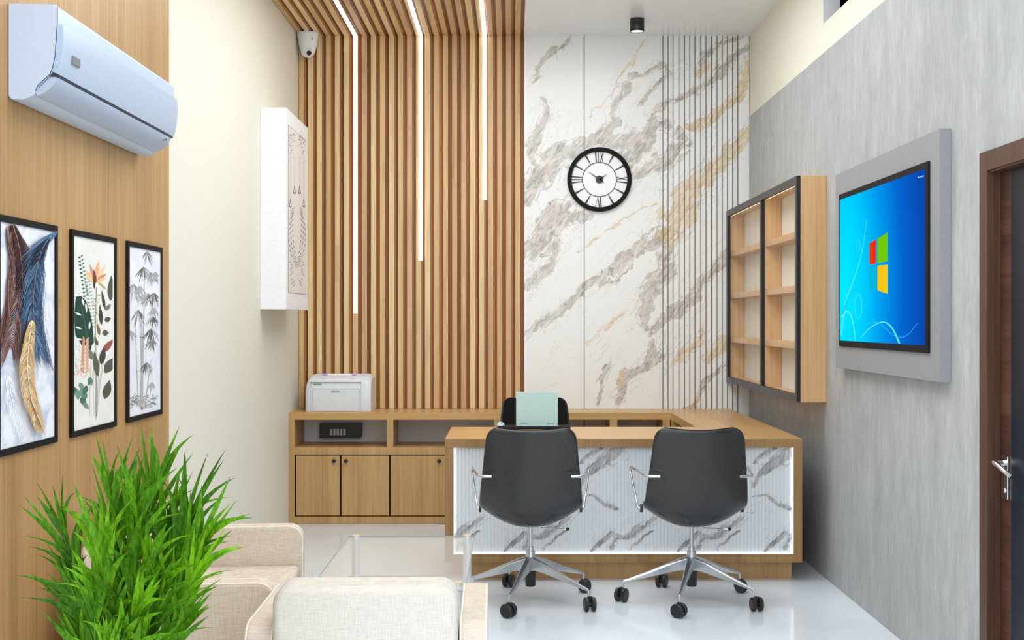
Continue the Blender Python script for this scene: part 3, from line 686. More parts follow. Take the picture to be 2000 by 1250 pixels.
# ------------------------------------------------------------------ office chairs
def spline(pts, n):
    out = []; N = len(pts)
    for i in range(N-1):
        p0, p1, p2, p3 = [pts[max(0, min(N-1, i+j))] for j in (-1, 0, 1, 2)]
        for s in range(n):
            u = s/n; out.append(tuple(0.5*(2*b+(c-a)*u+(2*a-5*b+4*c-d)*u*u+(-a+3*b-3*c+d)*u**3) for a, b, c, d in zip(p0, p1, p2, p3)))
    out.append(pts[-1]); return out
def make_chair(label):
    t = thing('office_chair', label, 'chair')
    # y, z, half width, side lift
    prof = spline([(-0.275, 0.868, 0.208, 0.018), (-0.262, 0.79, 0.217, 0.024), (-0.245, 0.68, 0.228, 0.034), (-0.228, 0.57, 0.240, 0.050), (-0.203, 0.475, 0.247, 0.072), (-0.150, 0.405, 0.247, 0.098),
                   (-0.06, 0.378, 0.245, 0.110), (0.06, 0.380, 0.240, 0.085), (0.16, 0.388, 0.232, 0.055), (0.235, 0.385, 0.220, 0.03)], 4)
    ns = 21
    def surf(off, scale):
        rows = []; N = len(prof); L = [0]
        for a, b in zip(prof, prof[1:]): L.append(L[-1]+math.hypot(b[0]-a[0], b[1]-a[1]))
        for i, (y, z, w, lift) in enumerate(prof):
            a, b = prof[max(i-1, 0)], prof[min(i+1, N-1)]
            ty, tz = b[0]-a[0], b[1]-a[1]; l = math.hypot(ty, tz); ny, nz = -tz/l, ty/l      # towards the sitter
            def rc(s, r=0.055):
                return 1.0 if s >= r else 1-(r/w)*(1-math.sqrt(max(0, 1-(1-s/r)**2)))
            ww = w*rc(L[i]+0.003)*rc(L[-1]-L[i]+0.003, 0.08)*scale
            row = []
            for j in range(ns):
                u = -1+2*j/(ns-1); c = lift*abs(u)**2.2+off
                row.append((u*ww, y+ny*c, z+nz*c+(-0.010*(1-u*u) if i < 2 else 0)))
            rows.append(row)
        return rows
    MB().grid(surf(0, 1)).build('seat_shell', M['shell'], t, smooth=True, solid=0.012, sub=1)
    MB().grid(surf(0.016, 0.955)).build('seat_pad', M['pad'], t, smooth=True, solid=0.018, sub=1)
    for s in (-1, 1):
        pts = [(s*0.186, -0.262, 0.643), (s*0.232, -0.262, 0.643), (s*0.243, -0.256, 0.643), (s*0.250, -0.235, 0.643), (s*0.288, 0.075, 0.646), (s*0.291, 0.095, 0.640), (s*0.289, 0.098, 0.625), (s*0.262, 0.020, 0.462), (s*0.257, 0.010, 0.452), (s*0.246, 0.0, 0.449)]
        a = MB().tube(pts, 0.0065, 12).build('armrest', M['chrome'], t, smooth=True)
        MB().lathe([(0.020, -0.006), (0.020, 0.006)], (s*0.246, 0.0, 0.455), 'X', 20).build('arm_bracket', M['rubber'], a, smooth=True)
    MB().lathe([(0.0105, 0.24), (0.0105, 0.372)], n=20).build('gas_lift', M['alu'], t, smooth=True)
    box('seat_plate', M['rubber'], t, -0.06, 0.06, 0.0, 0.12, 0.366, 0.378, 0.004)
    lv = MB().tube([(0.05, -0.02, 0.362), (0.175, -0.03, 0.358)], 0.003, 8).build('height_lever', M['chrome'], t, smooth=True)
    MB().lathe([(0.001, -0.009), (0.0065, -0.0065), (0.009, 0), (0.0065, 0.0065), (0.001, 0.009)], (0.180, -0.03, 0.358), 'X', 16).build('lever_knob', M['black'], lv, smooth=True)
    MB().lathe([(0.024, 0.150), (0.026, 0.155), (0.026, 0.205), (0.0225, 0.246), (0.0225, 0.248), (0.0175, 0.249), (0.0165, 0.268), (0.0115, 0.269)], n=28).build('hub', M['alu'], t, smooth=True)
    MB().lathe([(0.022, 0.076), (0.025, 0.08), (0.028, 0.152)], n=20).build('lift_sleeve', M['rubber'], t, smooth=True)
    for i in range(5):
        a = math.radians(180+72*i); ca, sa = math.cos(a), math.sin(a)
        sec = []
        for r, zt_, zb_, w_ in ((0.018, 0.222, 0.158, 0.020), (0.08, 0.202, 0.150, 0.0175), (0.20, 0.152, 0.122, 0.012), (0.30, 0.115, 0.099, 0.0075), (0.335, 0.104, 0.092, 0.006)):
            sec.append([(r, -w_*0.6, zt_), (r, w_*0.6, zt_), (r, w_, zt_-0.008), (r, w_*0.7, zb_), (r, -w_*0.7, zb_), (r, -w_, zt_-0.008)])
        vs = [(x*ca-y*sa, x*sa+y*ca, z) for s_ in sec for x, y, z in s_]; n = 6
        fs = [(j*n+k, j*n+(k+1) % n, (j+1)*n+(k+1) % n, (j+1)*n+k) for j in range(4) for k in range(n)]+[tuple(range(n)), tuple(4*n+k for k in range(n))[::-1]]
        lg = MB().add(vs, fs); lg.cyl(0.006, (0.335*ca, 0.335*sa, 0), 0.066, 0.098, n=12)
        leg = lg.build('leg', M['alu'], t, 0.002, 2)
        ca2 = [2.6, 0.9, 0.15, 1.5, 2.75][i]            # castor heading
        dx, dy = math.cos(ca2), math.sin(ca2); c0 = Vector((0.342*ca, 0.342*sa, 0.0335))
        m = MB()
        for s in (-1, 1):
            w_ = MB().lathe([(0.010, 0), (0.029, 0.0), (0.033, 0.004), (0.033, 0.016), (0.029, 0.020), (0.010, 0.020)], n=28)
            for (x, y, z) in w_.v: pass
            off = 0.007 if s > 0 else -0.027
            w_.v = [tuple(c0+Vector((dx, dy, 0))*(z+off)+Vector((-dy, dx, 0))*x+Vector((0, 0, 1))*y) for x, y, z in w_.v]
            m.add(w_.v, w_.f)
        m.tube([c0-Vector((dx, dy, 0))*0.01, c0+Vector((dx, dy, 0))*0.01], 0.012, 12); m.cyl(0.010, (c0.x, c0.y, 0), 0.035, 0.070, n=14)
        m.build('castor', M['rubber'], leg, smooth=True)
    return t
c1 = make_chair('charcoal shell office chair at the left, before the reception desk')
c1.location = (0.09, 5.994, 0); c1['group'] = 'charcoal visitor chairs before the desk'
c2 = copy_tree(c1); c2.location = (0.876, 5.994, 0); c2['label'] = 'charcoal shell office chair at the right, before the reception desk'
c3 = copy_tree(c1); c3.location = (0.148, 7.72, 0); c3.rotation_euler = (0, 0, math.pi); c3['label'] = 'black office chair behind the desk and laptop, facing the room'
c3['group'] = 'chair behind the desk'
del c3['group']

# ------------------------------------------------------------------ glass-front wall cabinet on the right wall
y1, y0 = D-0.004, D/1.328
fx, bx = 1.506, XR-0.001
t = thing('wall_cabinet', 'oak wall cabinet with black framed glass front on the right wall', 'cabinet', (0, 0, 0))
z0, z1 = 0.937, 2.137; th = 0.022; cxo = fx+th
m = MB().box(cxo, bx, y0, y0+0.02, z0, z1).box(cxo, bx, y1-0.02, y1, z0, z1).box(cxo, bx, y0+0.02, y1-0.02, z0, z0+0.03).box(cxo, bx, y0+0.02, y1-0.02, z1-0.03, z1)
m.build('carcass', M['oak_pale'], t)
box('divider', M['oak_pale'], t, cxo+0.002, 1.629, 7.43, 7.47, z0+0.03, z1-0.03)
box('back_panel', M['cream'], t, 1.631, 1.640, y0+0.02, y1-0.02, z0+0.03, z1-0.03)
for zz in (1.218, 1.524, 1.815):
    for a, b in ((y0+0.021, 7.43), (7.47, y1-0.021)): box('shelf', M['oak_pale_y'], t, cxo+0.004, 1.630, a, b, zz, zz+0.036)
fr = MB(); rl = 0.04
fr.box(fx, cxo, y0, y1, z0, z0+rl).box(fx, cxo, y0, y1, z1-rl, z1)
for a, b in ((y0, y0+rl), (y1-rl, y1), (7.43, 7.47)): fr.box(fx, cxo, a, b, z0+rl, z1-rl)
fr.build('door_frame', M['black'], t)
for a, b in ((y0+rl, 7.43), (7.47, y1-rl)): box('glass_pane', M['pane'], t, fx+0.010, fx+0.013, a, b, z0+rl, z1-rl)
m = MB();  # unseen warm strips added behind the top rail to brighten the shelves
for a, b in ((y0+0.03, 7.42), (7.48, y1-0.03)): m.box(cxo+0.005, cxo+0.014, a, b, z1-0.036, z1-0.031)
m.build('added_glow_strip', emit('warm_fill_strip', (255, 226, 180), 1.6), t)

# ------------------------------------------------------------------ grey panel and television
px_ = 450.6*U
t = thing('tv_mounting_panel', 'flat grey panel on the concrete wall behind the television', 'panel')
box('panel_board', M['grey_panel'], t, px_, XR-0.0005, D/1.853, 6.16, 1.136, 2.10, 0.001)
tx = 448.0*U
t = thing('television', 'wall television showing a blue screen with four coloured squares', 'television')
box('tv_body', M['blackmatt'], t, tx, px_-0.0008, D/1.813, 6.063, 1.244, 1.990, 0.001)
sx = tx-0.0006
bz = 0.030
sc = MB().add([(sx, D/1.801, 1.273), (sx, 6.045, 1.273), (sx, 6.045, 1.963), (sx, D/1.801, 1.963)], [(0, 1, 2, 3)]).build('screen', M['screen'], t)
class Canvas:
    def __init__(s, X, nx, clip=(-1e9, 1e9)): s.X = X; s.nx = nx; s.mb = MB(); s.L = 1.0; s.lo, s.hi = clip
    def layer(s): s.L += 0.2
    def poly(s, pts, c):
        vs = []; s.L += 0.012
        for px, py in pts:
            q = onx(min(max(px, s.lo), s.hi), py, s.X); vs.append((s.X+s.nx*0.00012*s.L, q[1], q[2]))
        s.mb.add(vs, [tuple(range(len(vs)))], 0, lin(*c) if len(c) == 3 else c)
    def line(s, pts, w0, w1, c):
        N = len(pts)
        for i in range(N-1):
            (a, b), (e, f) = pts[i], pts[i+1]; L = math.hypot(e-a, f-b) or 1; nx, ny = -(f-b)/L, (e-a)/L
            wa = w0+(w1-w0)*i/(N-1); wb = w0+(w1-w0)*(i+1)/(N-1)
            s.poly([(a+nx*wa, b+ny*wa), (e+nx*wb, f+ny*wb), (e-nx*wb, f-ny*wb), (a-nx*wa, b-ny*wa)], c)
    def leaf(s, x, y, ang, L, w, c, n=8, tip=1.0):
        ca, sa = math.cos(math.radians(ang)), math.sin(math.radians(ang)); up, dn = [], []
        for i in range(n+1):
            u = i/n; h = w*math.sin(math.pi*u**0.8)
            up.append((x+ca*L*u*1-sa*h, y+sa*L*u+ca*h)); dn.append((x+ca*L*u+sa*h, y+sa*L*u-ca*h))
        s.poly(up+dn[::-1][1:-1], c)
    def done(s, name, mat, parent): return s.mb.build(name, mat, parent)
cv = Canvas(sx, -1)
for poly, c in (([(1698, 475), (1711, 468), (1711, 515), (1698, 517)], (242, 48, 8)), ([(1714, 466), (1734, 454), (1734, 510), (1714, 514)], (112, 196, 10)),
                ([(1698, 522), (1711, 520), (1711, 566), (1698, 562)], (0, 178, 214)), ([(1714, 519), (1734, 517), (1734, 574), (1714, 567)], (240, 194, 24))):
    cv.poly(poly, c)
cv.layer()
def arc(cx, cy, rx, ry, a0, a1, n=22): return [(cx+rx*math.cos(math.radians(a0+(a1-a0)*i/n)), cy+ry*math.sin(math.radians(a0+(a1-a0)*i/n))) for i in range(n+1)]
cv.line(arc(1676.5, 480, 3.2, 12.5, 0, 360), 0.5, 0.5, (60, 222, 252)); cv.line(arc(1676.5, 598, 6.8, 24, 0, 360), 0.8, 0.8, (50, 226, 252))
cv.line(spline([(1643, 655), (1652, 590), (1670, 540), (1684, 490), (1693, 428)], 6), 2.4, 0.3, (60, 226, 252))
cv.line(spline([(1644, 620), (1660, 575), (1680, 555), (1690, 515)], 6), 1.2, 0.2, (20, 190, 240))
cv.line(spline([(1644, 620), (1655, 608), (1665, 625), (1671, 665)], 6), 1.6, 0.6, (96, 240, 255))
cv.line(spline([(1681, 660), (1700, 640), (1724, 629), (1742, 640), (1757, 671)], 6), 0.5, 1.7, (100, 236, 255))
cv.line(spline([(1690, 634), (1715, 630), (1745, 655), (1770, 656), (1793, 630)], 6), 0.7, 0.4, (40, 190, 245))
for i, (a, b) in enumerate([(0, 3), (4, 5.2), (6, 8.6), (9.4, 12)]):
    cv.line([(1792.5+a, 347-a*0.28), (1792.5+b, 346.8-b*0.28)], 1.3-0.2*(i % 2), 1.3-0.2*(i % 2), (170, 214, 250))
cv.done('screen_picture', M['pixels'], sc)

# ------------------------------------------------------------------ white display box on the left wall
k1 = 1.18
t = thing('display_box', 'tall white box with cut-out pattern projecting from the left wall', 'display box')
bxr = -1.345; by0, by1 = D/k1, D/1.0677; bz0, bz1 = 1.437, 2.639
box('box_body', M['white'], t, XL+0.0005, bxr, by0, by1, bz0, bz1, 0.0015)
pa, pb = onx(563, 241, bxr), onx(597.5, 272, bxr); pc = onx(563, 571, bxr)
box('lattice_panel', M['bisque'], t, bxr, bxr+0.0015, pa[1], pb[1], pc[2], pa[2]-0.012)
m = MB(); e = 0.0012
m.box(bxr, bxr+0.002, pa[1]-e, pa[1]+e, pc[2], pa[2]-0.012).box(bxr, bxr+0.002, pa[1], pb[1], pa[2]-0.013, pa[2]-0.011).box(bxr, bxr+0.002, pa[1], pb[1], pc[2]-e, pc[2]+e); m.build('panel_seam', M['badge'], t)
cv = Canvas(bxr+0.0017, 1); g_ = (150, 156, 168); r2 = random.Random(5)
for side in (-1, 1):
    for i in range(60):
        u = r2.random(); x = 580+side*(4+12*u); y = 262+r2.random()*r2.random()*62+(x-563)*0.3-6*(1-u)
        if 564 < x < 596: cv.leaf(x, y, r2.random()*180, 2.2, 0.7, g_, 4)
    for (dx, y0_, y1_) in ((5 if side < 0 else 5, 305, 362), (13, 300, 388)):
        x = 580+side*dx
        y = y0_
        while y < y1_: cv.line([(x, y), (x, y+1.6)], 0.35, 0.35, g_); y += 3.2
        cv.line([(x, y1_), (x-1.8, y1_+14)], 0.4, 0.5, (110, 116, 128)); cv.line([(x, y1_), (x+1.8, y1_+14)], 0.4, 0.5, (110, 116, 128)); cv.line([(x-2.4, y1_+14.5), (x+2.4, y1_+16)], 1.4, 1.4, (110, 116, 128))
    for row in range(3):
        for i in range(11):
            yy = 405+i*10.5+row*4; bow = math.sin(math.pi*(i+0.5)/11)
            x = 580+side*(4+bow*(4+row*4)); cv.leaf(x, yy, 90-side*(55-i*11), 7.5, 1.0, g_, 5)
    for i in range(9): cv.leaf(580+side*(11+r2.uniform(-2, 2)), 512+i*2.9, r2.random()*180, 3.2, 0.8, g_, 4)
    for i in range(7): cv.leaf(580+side*(7+r2.uniform(-2, 2)), 545+i*1.9, r2.random()*180, 3.0, 0.8, (125, 130, 142), 4)
cv.done('cutout_pattern', M['ink'], t)

# ------------------------------------------------------------------ air conditioner
ay0, ay1 = 3.618, 4.876
t = thing('air_conditioner', 'pale blue-white split air conditioner high on the oak panel', 'air conditioner', (XP+0.0005, ay0, 0))
AL = ay1-ay0
body = [(0.0, 2.036), (0.004, 2.026), (0.014, 2.022), (0.046, 2.022), (0.072, 2.034), (0.081, 2.045), (0.088, 2.062), (0.104, 2.078), (0.122, 2.094), (0.131, 2.115), (0.138, 2.148), (0.142, 2.20), (0.145, 2.25), (0.145, 2.296), (0.137, 2.304), (0.0, 2.306)]
MB().prism(body, 'Y', 0, AL).build('casing', M['ac'], t, 0.004, 3)
fp = [(0.144, 2.098), (0.150, 2.118), (0.156, 2.148), (0.1595, 2.18), (0.160, 2.21), (0.158, 2.247), (0.142, 2.247), (0.138, 2.17), (0.128, 2.105)]
MB().prism(fp, 'Y', 0.012, AL-0.006).build('front_panel', M['ac2'], t, 0.002, 2)
fl = [(0.140, 2.091), (0.134, 2.076), (0.122, 2.059), (0.106, 2.046), (0.088, 2.0365), (0.078, 2.034), (0.080, 2.046), (0.092, 2.064), (0.122, 2.092)]
MB().prism(fl, 'Y', 0.010, AL-0.03).build('air_flap', M['ac2'], t, 0.0015, 2)
MB().prism([(0.118, 2.090), (0.1405, 2.0915), (0.1425, 2.0975), (0.120, 2.0985)], 'Y', 0.008, AL-0.01).build('outlet_slot', M['ac_seam'], t)
m = MB()
bp = [(0.0815, 2.046), (0.0885, 2.0625), (0.1045, 2.0785), (0.1235, 2.0945), (0.1325, 2.115), (0.1395, 2.148), (0.1435, 2.20), (0.1465, 2.25), (0.1465, 2.296)]
m.tube([(x-0.0005, -0.0003, z) for x, z in bp], 0.0011, 6); m.build('cheek_seam', M['ac_seam'], t)
m = MB().prism([(0.1555, 2.146), (0.1610, 2.146), (0.1617, 2.170), (0.158, 2.170)], 'Y', 0.085, 0.150); m.build('badge', M['badge'], t)
m = MB()
for i in range(3): m.box(0.120, 0.1330+i*0.0022, AL-0.115+i*0.014, AL-0.109+i*0.014, 2.0685+i*0.003, 2.0725+i*0.003)
m.build('indicator_light', M['black'], t)

# ------------------------------------------------------------------ framed prints
FX = XP+0.0105
def frame(label, yA, yB, paper):
    t = thing('framed_print', label, 'picture', group='framed prints on the oak panel')
    z0, z1, fw = 0.977, 1.678, 0.020
    m = MB().box(XP+0.0005, FX, yA, yB, z0, z0+fw).box(XP+0.0005, FX, yA, yB, z1-fw, z1).box(XP+0.0005, FX, yA, yA+fw, z0+fw, z1-fw).box(XP+0.0005, FX, yB-fw, yB, z0+fw, z1-fw)
    m.build('frame', M['blackmatt'], t)
    pr = box('print', paper, t, XP+0.0005, XP+0.006, yA+fw, yB-fw, z0+fw, z1-fw)
    return t, pr
PXX = XP+0.0061
ta, pa_ = frame('framed print of brown, blue and tan feathers, nearest to the camera', 3.524, 3.991, M['print_feather'])
tb, pb_ = frame('framed print of a green leaf and orange flower bouquet, in the middle', 4.120, 4.587, M['print_flower'])
tc_, pc_ = frame('framed print of grey ink bamboo, farthest from the camera', 4.721, 5.188, M['print_bamboo'])
rf = random.Random(11)
def clampx(p, lo, hi, t0=432, b0=888): return [(min(max(x, lo), hi), min(max(y, t0), b0)) for x, y in p]
def feather(cv, shaft, wl, wr, cols, lo, hi, n=80, drop=1.0, shaftc=(150, 90, 70), t0=440, b0=880, wbarb=0.5):
    pts = spline(shaft, 12); N = len(pts)
    order = sorted(rf.random() for _ in range(2*n))
    for q_, u in enumerate(order[::-1] if drop > 0 else order):
        side = -1 if q_ % 2 else 1; wmax = wl if side < 0 else wr
        idx = min(int(u*(N-1)), N-2); x, y = pts[idx]; x2, y2 = pts[idx+1]
        L = math.hypot(x2-x, y2-y) or 1; dx, dy = (x2-x)/L, (y2-y)/L
        ww = wmax*(math.sin(math.pi*min(1, u*0.86+0.10))**0.6)*rf.uniform(0.55, 1.12); sw = ww*rf.uniform(1.5, 2.6)*drop
        P3 = [(x+side*ww*a_+dx*sw*b_, y+dy*sw*b_) for a_, b_ in ((0, 0), (0.42, 0.22), (0.75, 0.58), (0.93, 0.95), (1.0, 1.30))]
        cv.line(clampx(P3, lo, hi, t0, b0), wbarb*rf.uniform(0.6, 1.3), 0.08, rf.choice(cols))
    cv.line(clampx(pts, lo, hi, t0, b0), 0.8, 0.35, shaftc); cv.layer()
cv = Canvas(PXX, 1); lo, hi = -6, 103
feather(cv, [(16, 735), (22, 775), (34, 825), (54, 872)], 15, 15, [(246, 248, 253), (252, 253, 255), (238, 241, 250)], lo, hi, 130, 0.9, shaftc=(255, 255, 255), b0=872, wbarb=0.45)
feather(cv, [(84, 600), (88, 650), (92, 700)], 10, 10, [(246, 248, 253), (252, 253, 255)], lo, hi, 50, 1.2, shaftc=(250, 251, 255), b0=760, wbarb=0.4)
feather(cv, [(14, 436), (26, 470), (34, 520), (34, 570), (28, 620), (20, 680)], 34, 30, [(66, 38, 36), (92, 54, 48), (40, 24, 24), (128, 84, 76), (104, 60, 52), (150, 110, 102), (176, 150, 148)], lo, hi, 420, 1.25, (176, 104, 86), b0=748, wbarb=0.55)
feather(cv, [(18, 434), (30, 474), (37, 520), (37, 560)], 12, 13, [(30, 18, 20), (48, 28, 28), (70, 40, 36)], lo, hi, 130, 1.3, (176, 104, 86), b0=700, wbarb=0.7)
feather(cv, [(102, 452), (84, 468), (70, 496), (61, 545), (57, 600), (64, 655), (74, 690)], 20, 28, [(30, 52, 84), (52, 88, 128), (22, 34, 54), (84, 128, 166), (60, 98, 136), (120, 150, 184)], lo, hi, 320, 1.3, (92, 134, 176), b0=765, wbarb=0.5)
feather(cv, [(88, 464), (76, 484), (68, 508)], 14, 10, [(14, 20, 34), (24, 36, 58)], lo, hi, 60, 1.0, (92, 134, 176), b0=765, wbarb=0.6)
feather(cv, [(52, 626), (46, 670), (43, 715), (48, 765), (59, 805), (70, 840)], 15, 15, [(210, 176, 124), (198, 158, 104), (226, 200, 156), (236, 214, 176), (184, 138, 84)], lo, hi, 300, 0.8, (246, 230, 194), b0=858, wbarb=0.9)
for i in range(26):
    cv.line([(48+i*0.75, 780+i*1.9), (56+i*0.55+rf.random()*3, 802+i*1.5)], 0.5, 0.15, (146, 92, 48))
cv.done('feather_painting', M['ink'], pa_)

cv = Canvas(PXX, 1, (140, 219.8))
def pp(a, b): return (125+a/2.975, 440+b/2.975)
def lf(a, b, ang, L, w, c, n=9): x, y = pp(a, b); cv.leaf(x, y, ang, L/2.975, w/2.975, c, n)
def ln(pts, w0, w1, c): cv.line([pp(*p) for p in pts], w0/2.975, w1/2.975, c)
for sx_, ex in ((150, 150), (165, 175), (180, 185), (200, 190), (215, 188), (222, 192)): ln([(sx_+8, 780), (sx_+(ex-sx_)*0.5, 950), (ex, 1110)], 1.2, 0.8, (150, 140, 128))
ln([(188, 360), (182, 600), (188, 900), (186, 1130)], 2.0, 1.6, (120, 112, 96))
for i in range(20): ln([(100+rf.uniform(-45, 10), 640+i*12), (88+rf.uniform(-40, 0), 620+i*12)], 2.5, 0.5, (206, 206, 192))
cv.layer()
for i in range(11):
    y = 190+i*22; lf(96+i*3, y, 200-i*4, 18, 6, (60, 104, 94)); lf(98+i*3, y-6, -50+i*3, 18, 5, (84, 124, 112))
for i in range(15):
    y = 310+i*20; lf(132+i*3, y, 190, 22, 5, (148, 172, 160)); lf(134+i*3, y, -25, 22, 5, (166, 186, 172))
cv.layer()
cv.poly([pp(*p) for p in [(68, 415), (100, 412), (128, 440), (150, 500), (165, 580), (174, 680), (160, 700), (150, 780), (140, 700), (104, 700), (88, 670), (66, 640), (62, 590), (60, 520)]], (22, 66, 56)); cv.layer()
for a, b, ang, L in ((64, 506, 25, 44), (66, 590, 20, 40), (78, 660, 12, 30), (104, 425, 75, 50), (126, 450, 85, 60), (150, 560, 95, 50)): lf(a, b, ang, L, 6, (236, 236, 230))
ln([(100, 470), (118, 560), (140, 680)], 1.2, 1.2, (90, 130, 112))
cv.layer()
for a, b, ang, L, w, c in ((178, 330, -105, 110, 9, (222, 150, 118)), (180, 330, -80, 130, 14, (236, 178, 128)), (176, 335, -125, 90, 16, (240, 196, 148)), (182, 335, -60, 120, 15, (244, 208, 166)), (186, 330, -40, 80, 12, (224, 142, 118)), (190, 330, -25, 60, 11, (240, 200, 150)),
                           (180, 345, -95, 90, 12, (120, 66, 30)), (196, 330, 40, 70, 7, (196, 172, 110)), (176, 370, -92, 60, 6, (70, 44, 24))): lf(a, b, ang, L, w, c)
cv.layer()
for a, b, ang, L, w, c in ((270, 440, -88, 150, 20, (84, 84, 72)), (238, 490, -100, 115, 9, (74, 76, 66)), (218, 580, -95, 120, 12, (60, 62, 54)), (240, 495, -50, 50, 12, (122, 122, 104)), (236, 555, -25, 40, 15, (78, 78, 68)), (222, 625, 0, 38, 18, (88, 88, 74)),
                           (222, 740, -50, 105, 18, (158, 88, 82)), (215, 810, -80, 110, 18, (70, 72, 62)), (196, 880, -98, 150, 18, (92, 94, 80)), (238, 860, -60, 110, 27, (86, 86, 74)), (236, 1010, -75, 118, 24, (84, 84, 74)), (170, 780, -120, 80, 18, (116, 120, 100)), (206, 640, -100, 70, 10, (104, 104, 78)), (196, 700, -110, 60, 10, (96, 88, 60))): lf(a, b, ang, L, w, c)
for i in range(9):
    lf(118, 860-i*22, -125+i*3, 42, 7, (206, 150, 120)); lf(124, 860-i*22, -60, 42, 7, (222, 168, 140))
for i in range(46): lf(184+rf.uniform(-12, 26), 400+rf.random()*260, rf.random()*360, 7, 3, rf.choice([(196, 152, 84), (170, 126, 64), (214, 178, 116)]), 5)
cv.layer()
for a, b, L, w in ((60, 960, 50, 16), (80, 975, 60, 18), (100, 960, 62, 20), (118, 985, 60, 18), (132, 950, 60, 16), (96, 1020, 62, 16), (112, 1050, 50, 13), (146, 900, 55, 15), (160, 905, 50, 12), (90, 935, 42, 14)): lf(a, b-20, 80+rf.uniform(-35, 35), L, w, rf.choice([(92, 134, 116), (112, 150, 132), (70, 112, 96)]))
for i in range(24): lf(130+rf.uniform(-60, 40), 840+rf.uniform(-20, 50), -90+rf.uniform(-60, 60), 26, 3, (226, 202, 178), 5)
cv.done('botanical_painting', M['ink'], pb_)

cv = Canvas(PXX, 1, (249.8, 309.8))
g1, g2, g3 = (132, 131, 130), (176, 176, 178), (96, 94, 92)
for i in range(70): lf(368+rf.random()*165, 1010+rf.uniform(-20, 55), rf.uniform(-30, 30)*2, 26, 5, rf.choice([g2, (190, 190, 192), (140, 136, 130)]), 5)
for x0_, x1_, yt in ((432, 410, 500), (440, 470, 380), (458, 440, 560), (455, 468, 250), (447, 450, 520), (470, 505, 780)):
    ys = [1050, 850, 650, 450, 300, 200]; p = [(x0_+(x1_-x0_)*(1-(y-yt)/(1050-yt)), y) for y in ys if y >= yt]+[(x1_, yt)]
    ln(p, 3.4, 1.0, g2); cv.layer()
    for q in p[1:-1]: ln([(q[0]-4, q[1]), (q[0]+4, q[1])], 1.6, 1.6, g3)
for (a, b, s, c) in ((482, 150, 1.0, g1), (462, 240, 1.25, g3), (500, 270, 1.1, g1), (405, 340, 1.35, g1), (440, 350, 1.0, g2), (430, 490, 1.25, g3), (490, 395, 1.0, g1), (522, 390, 1.2, g3), (515, 530, 0.9, g3), (505, 600, 1.3, g3), (510, 660, 1.0, g1), (480, 795, 1.2, g3), (385, 610, 0.9, g2), (530, 270, 0.7, g2), (510, 910, 0.7, g2), (520, 480, 0.8, g2), (462, 400, 0.8, g2)):
    for i in range(8):
        ang = 90+(-42+12*i)+rf.uniform(-6, 6); lf(a, b, ang, rf.uniform(60, 110)*s*(1-0.25*abs(i-3.5)/3.5), 3.2, c if rf.random() < 0.7 else g2, 6)
    ln([(a, b), (a-10, b+60)], 0.8, 0.6, g2); cv.layer() if b % 2 else None
cv.done('bamboo_painting', M['ink'], pc_)

# ------------------------------------------------------------------ glass coffee table
kf = 1.654; YFt, YNt = D/kf, 4.28
t = thing('coffee_table', 'low two-tier glass coffee table with silver posts between sofa and chairs', 'table', (-0.429, 4.72, 0))
tzt = H-(1049-625)/kf*U; tzl = H-(1127.3-625)/kf*U
x0t, x1t = -0.697+0.429, -0.161+0.429
box('glass_top', M['glass'], t, x0t, x1t, 4.20-4.72, 5.25-4.72, tzt-0.008, tzt)
box('glass_shelf', M['glass'], t, x0t, x1t, 4.20-4.72, 5.25-4.72, tzl-0.008, tzl)
for zc, nm in ((tzt, 'top_rim'), (tzl, 'shelf_rim')):
    MB().box(x0t-0.0015, x0t, 4.20-4.72, 5.25-4.72, zc-0.006, zc-0.002).box(x1t, x1t+0.0015, 4.20-4.72, 5.25-4.72, zc-0.006, zc-0.002).box(x0t-0.0015, x1t+0.0015, 5.25-4.72, 5.2515-4.72, zc-0.007, zc+0.0006).box(x0t-0.0015, x1t+0.0015, 4.1985-4.72, 4.20-4.72, zc-0.006, zc-0.002).build(nm, M['glass_rim'], t)
for px in (695, 912.6):
    for Y_ in (YFt, YNt):
        xx = (px-1000)/kf*U+0.429; yy = Y_-4.72
        p = MB().cyl(0.0175, (xx, yy, 0), 0.0, tzt+0.006).build('post', M['post'], t, 0.001)
        MB().cyl(0.0165, (xx, yy, 0), tzt+0.006, tzt+0.0085).build('post_cap', M['cork'], p)

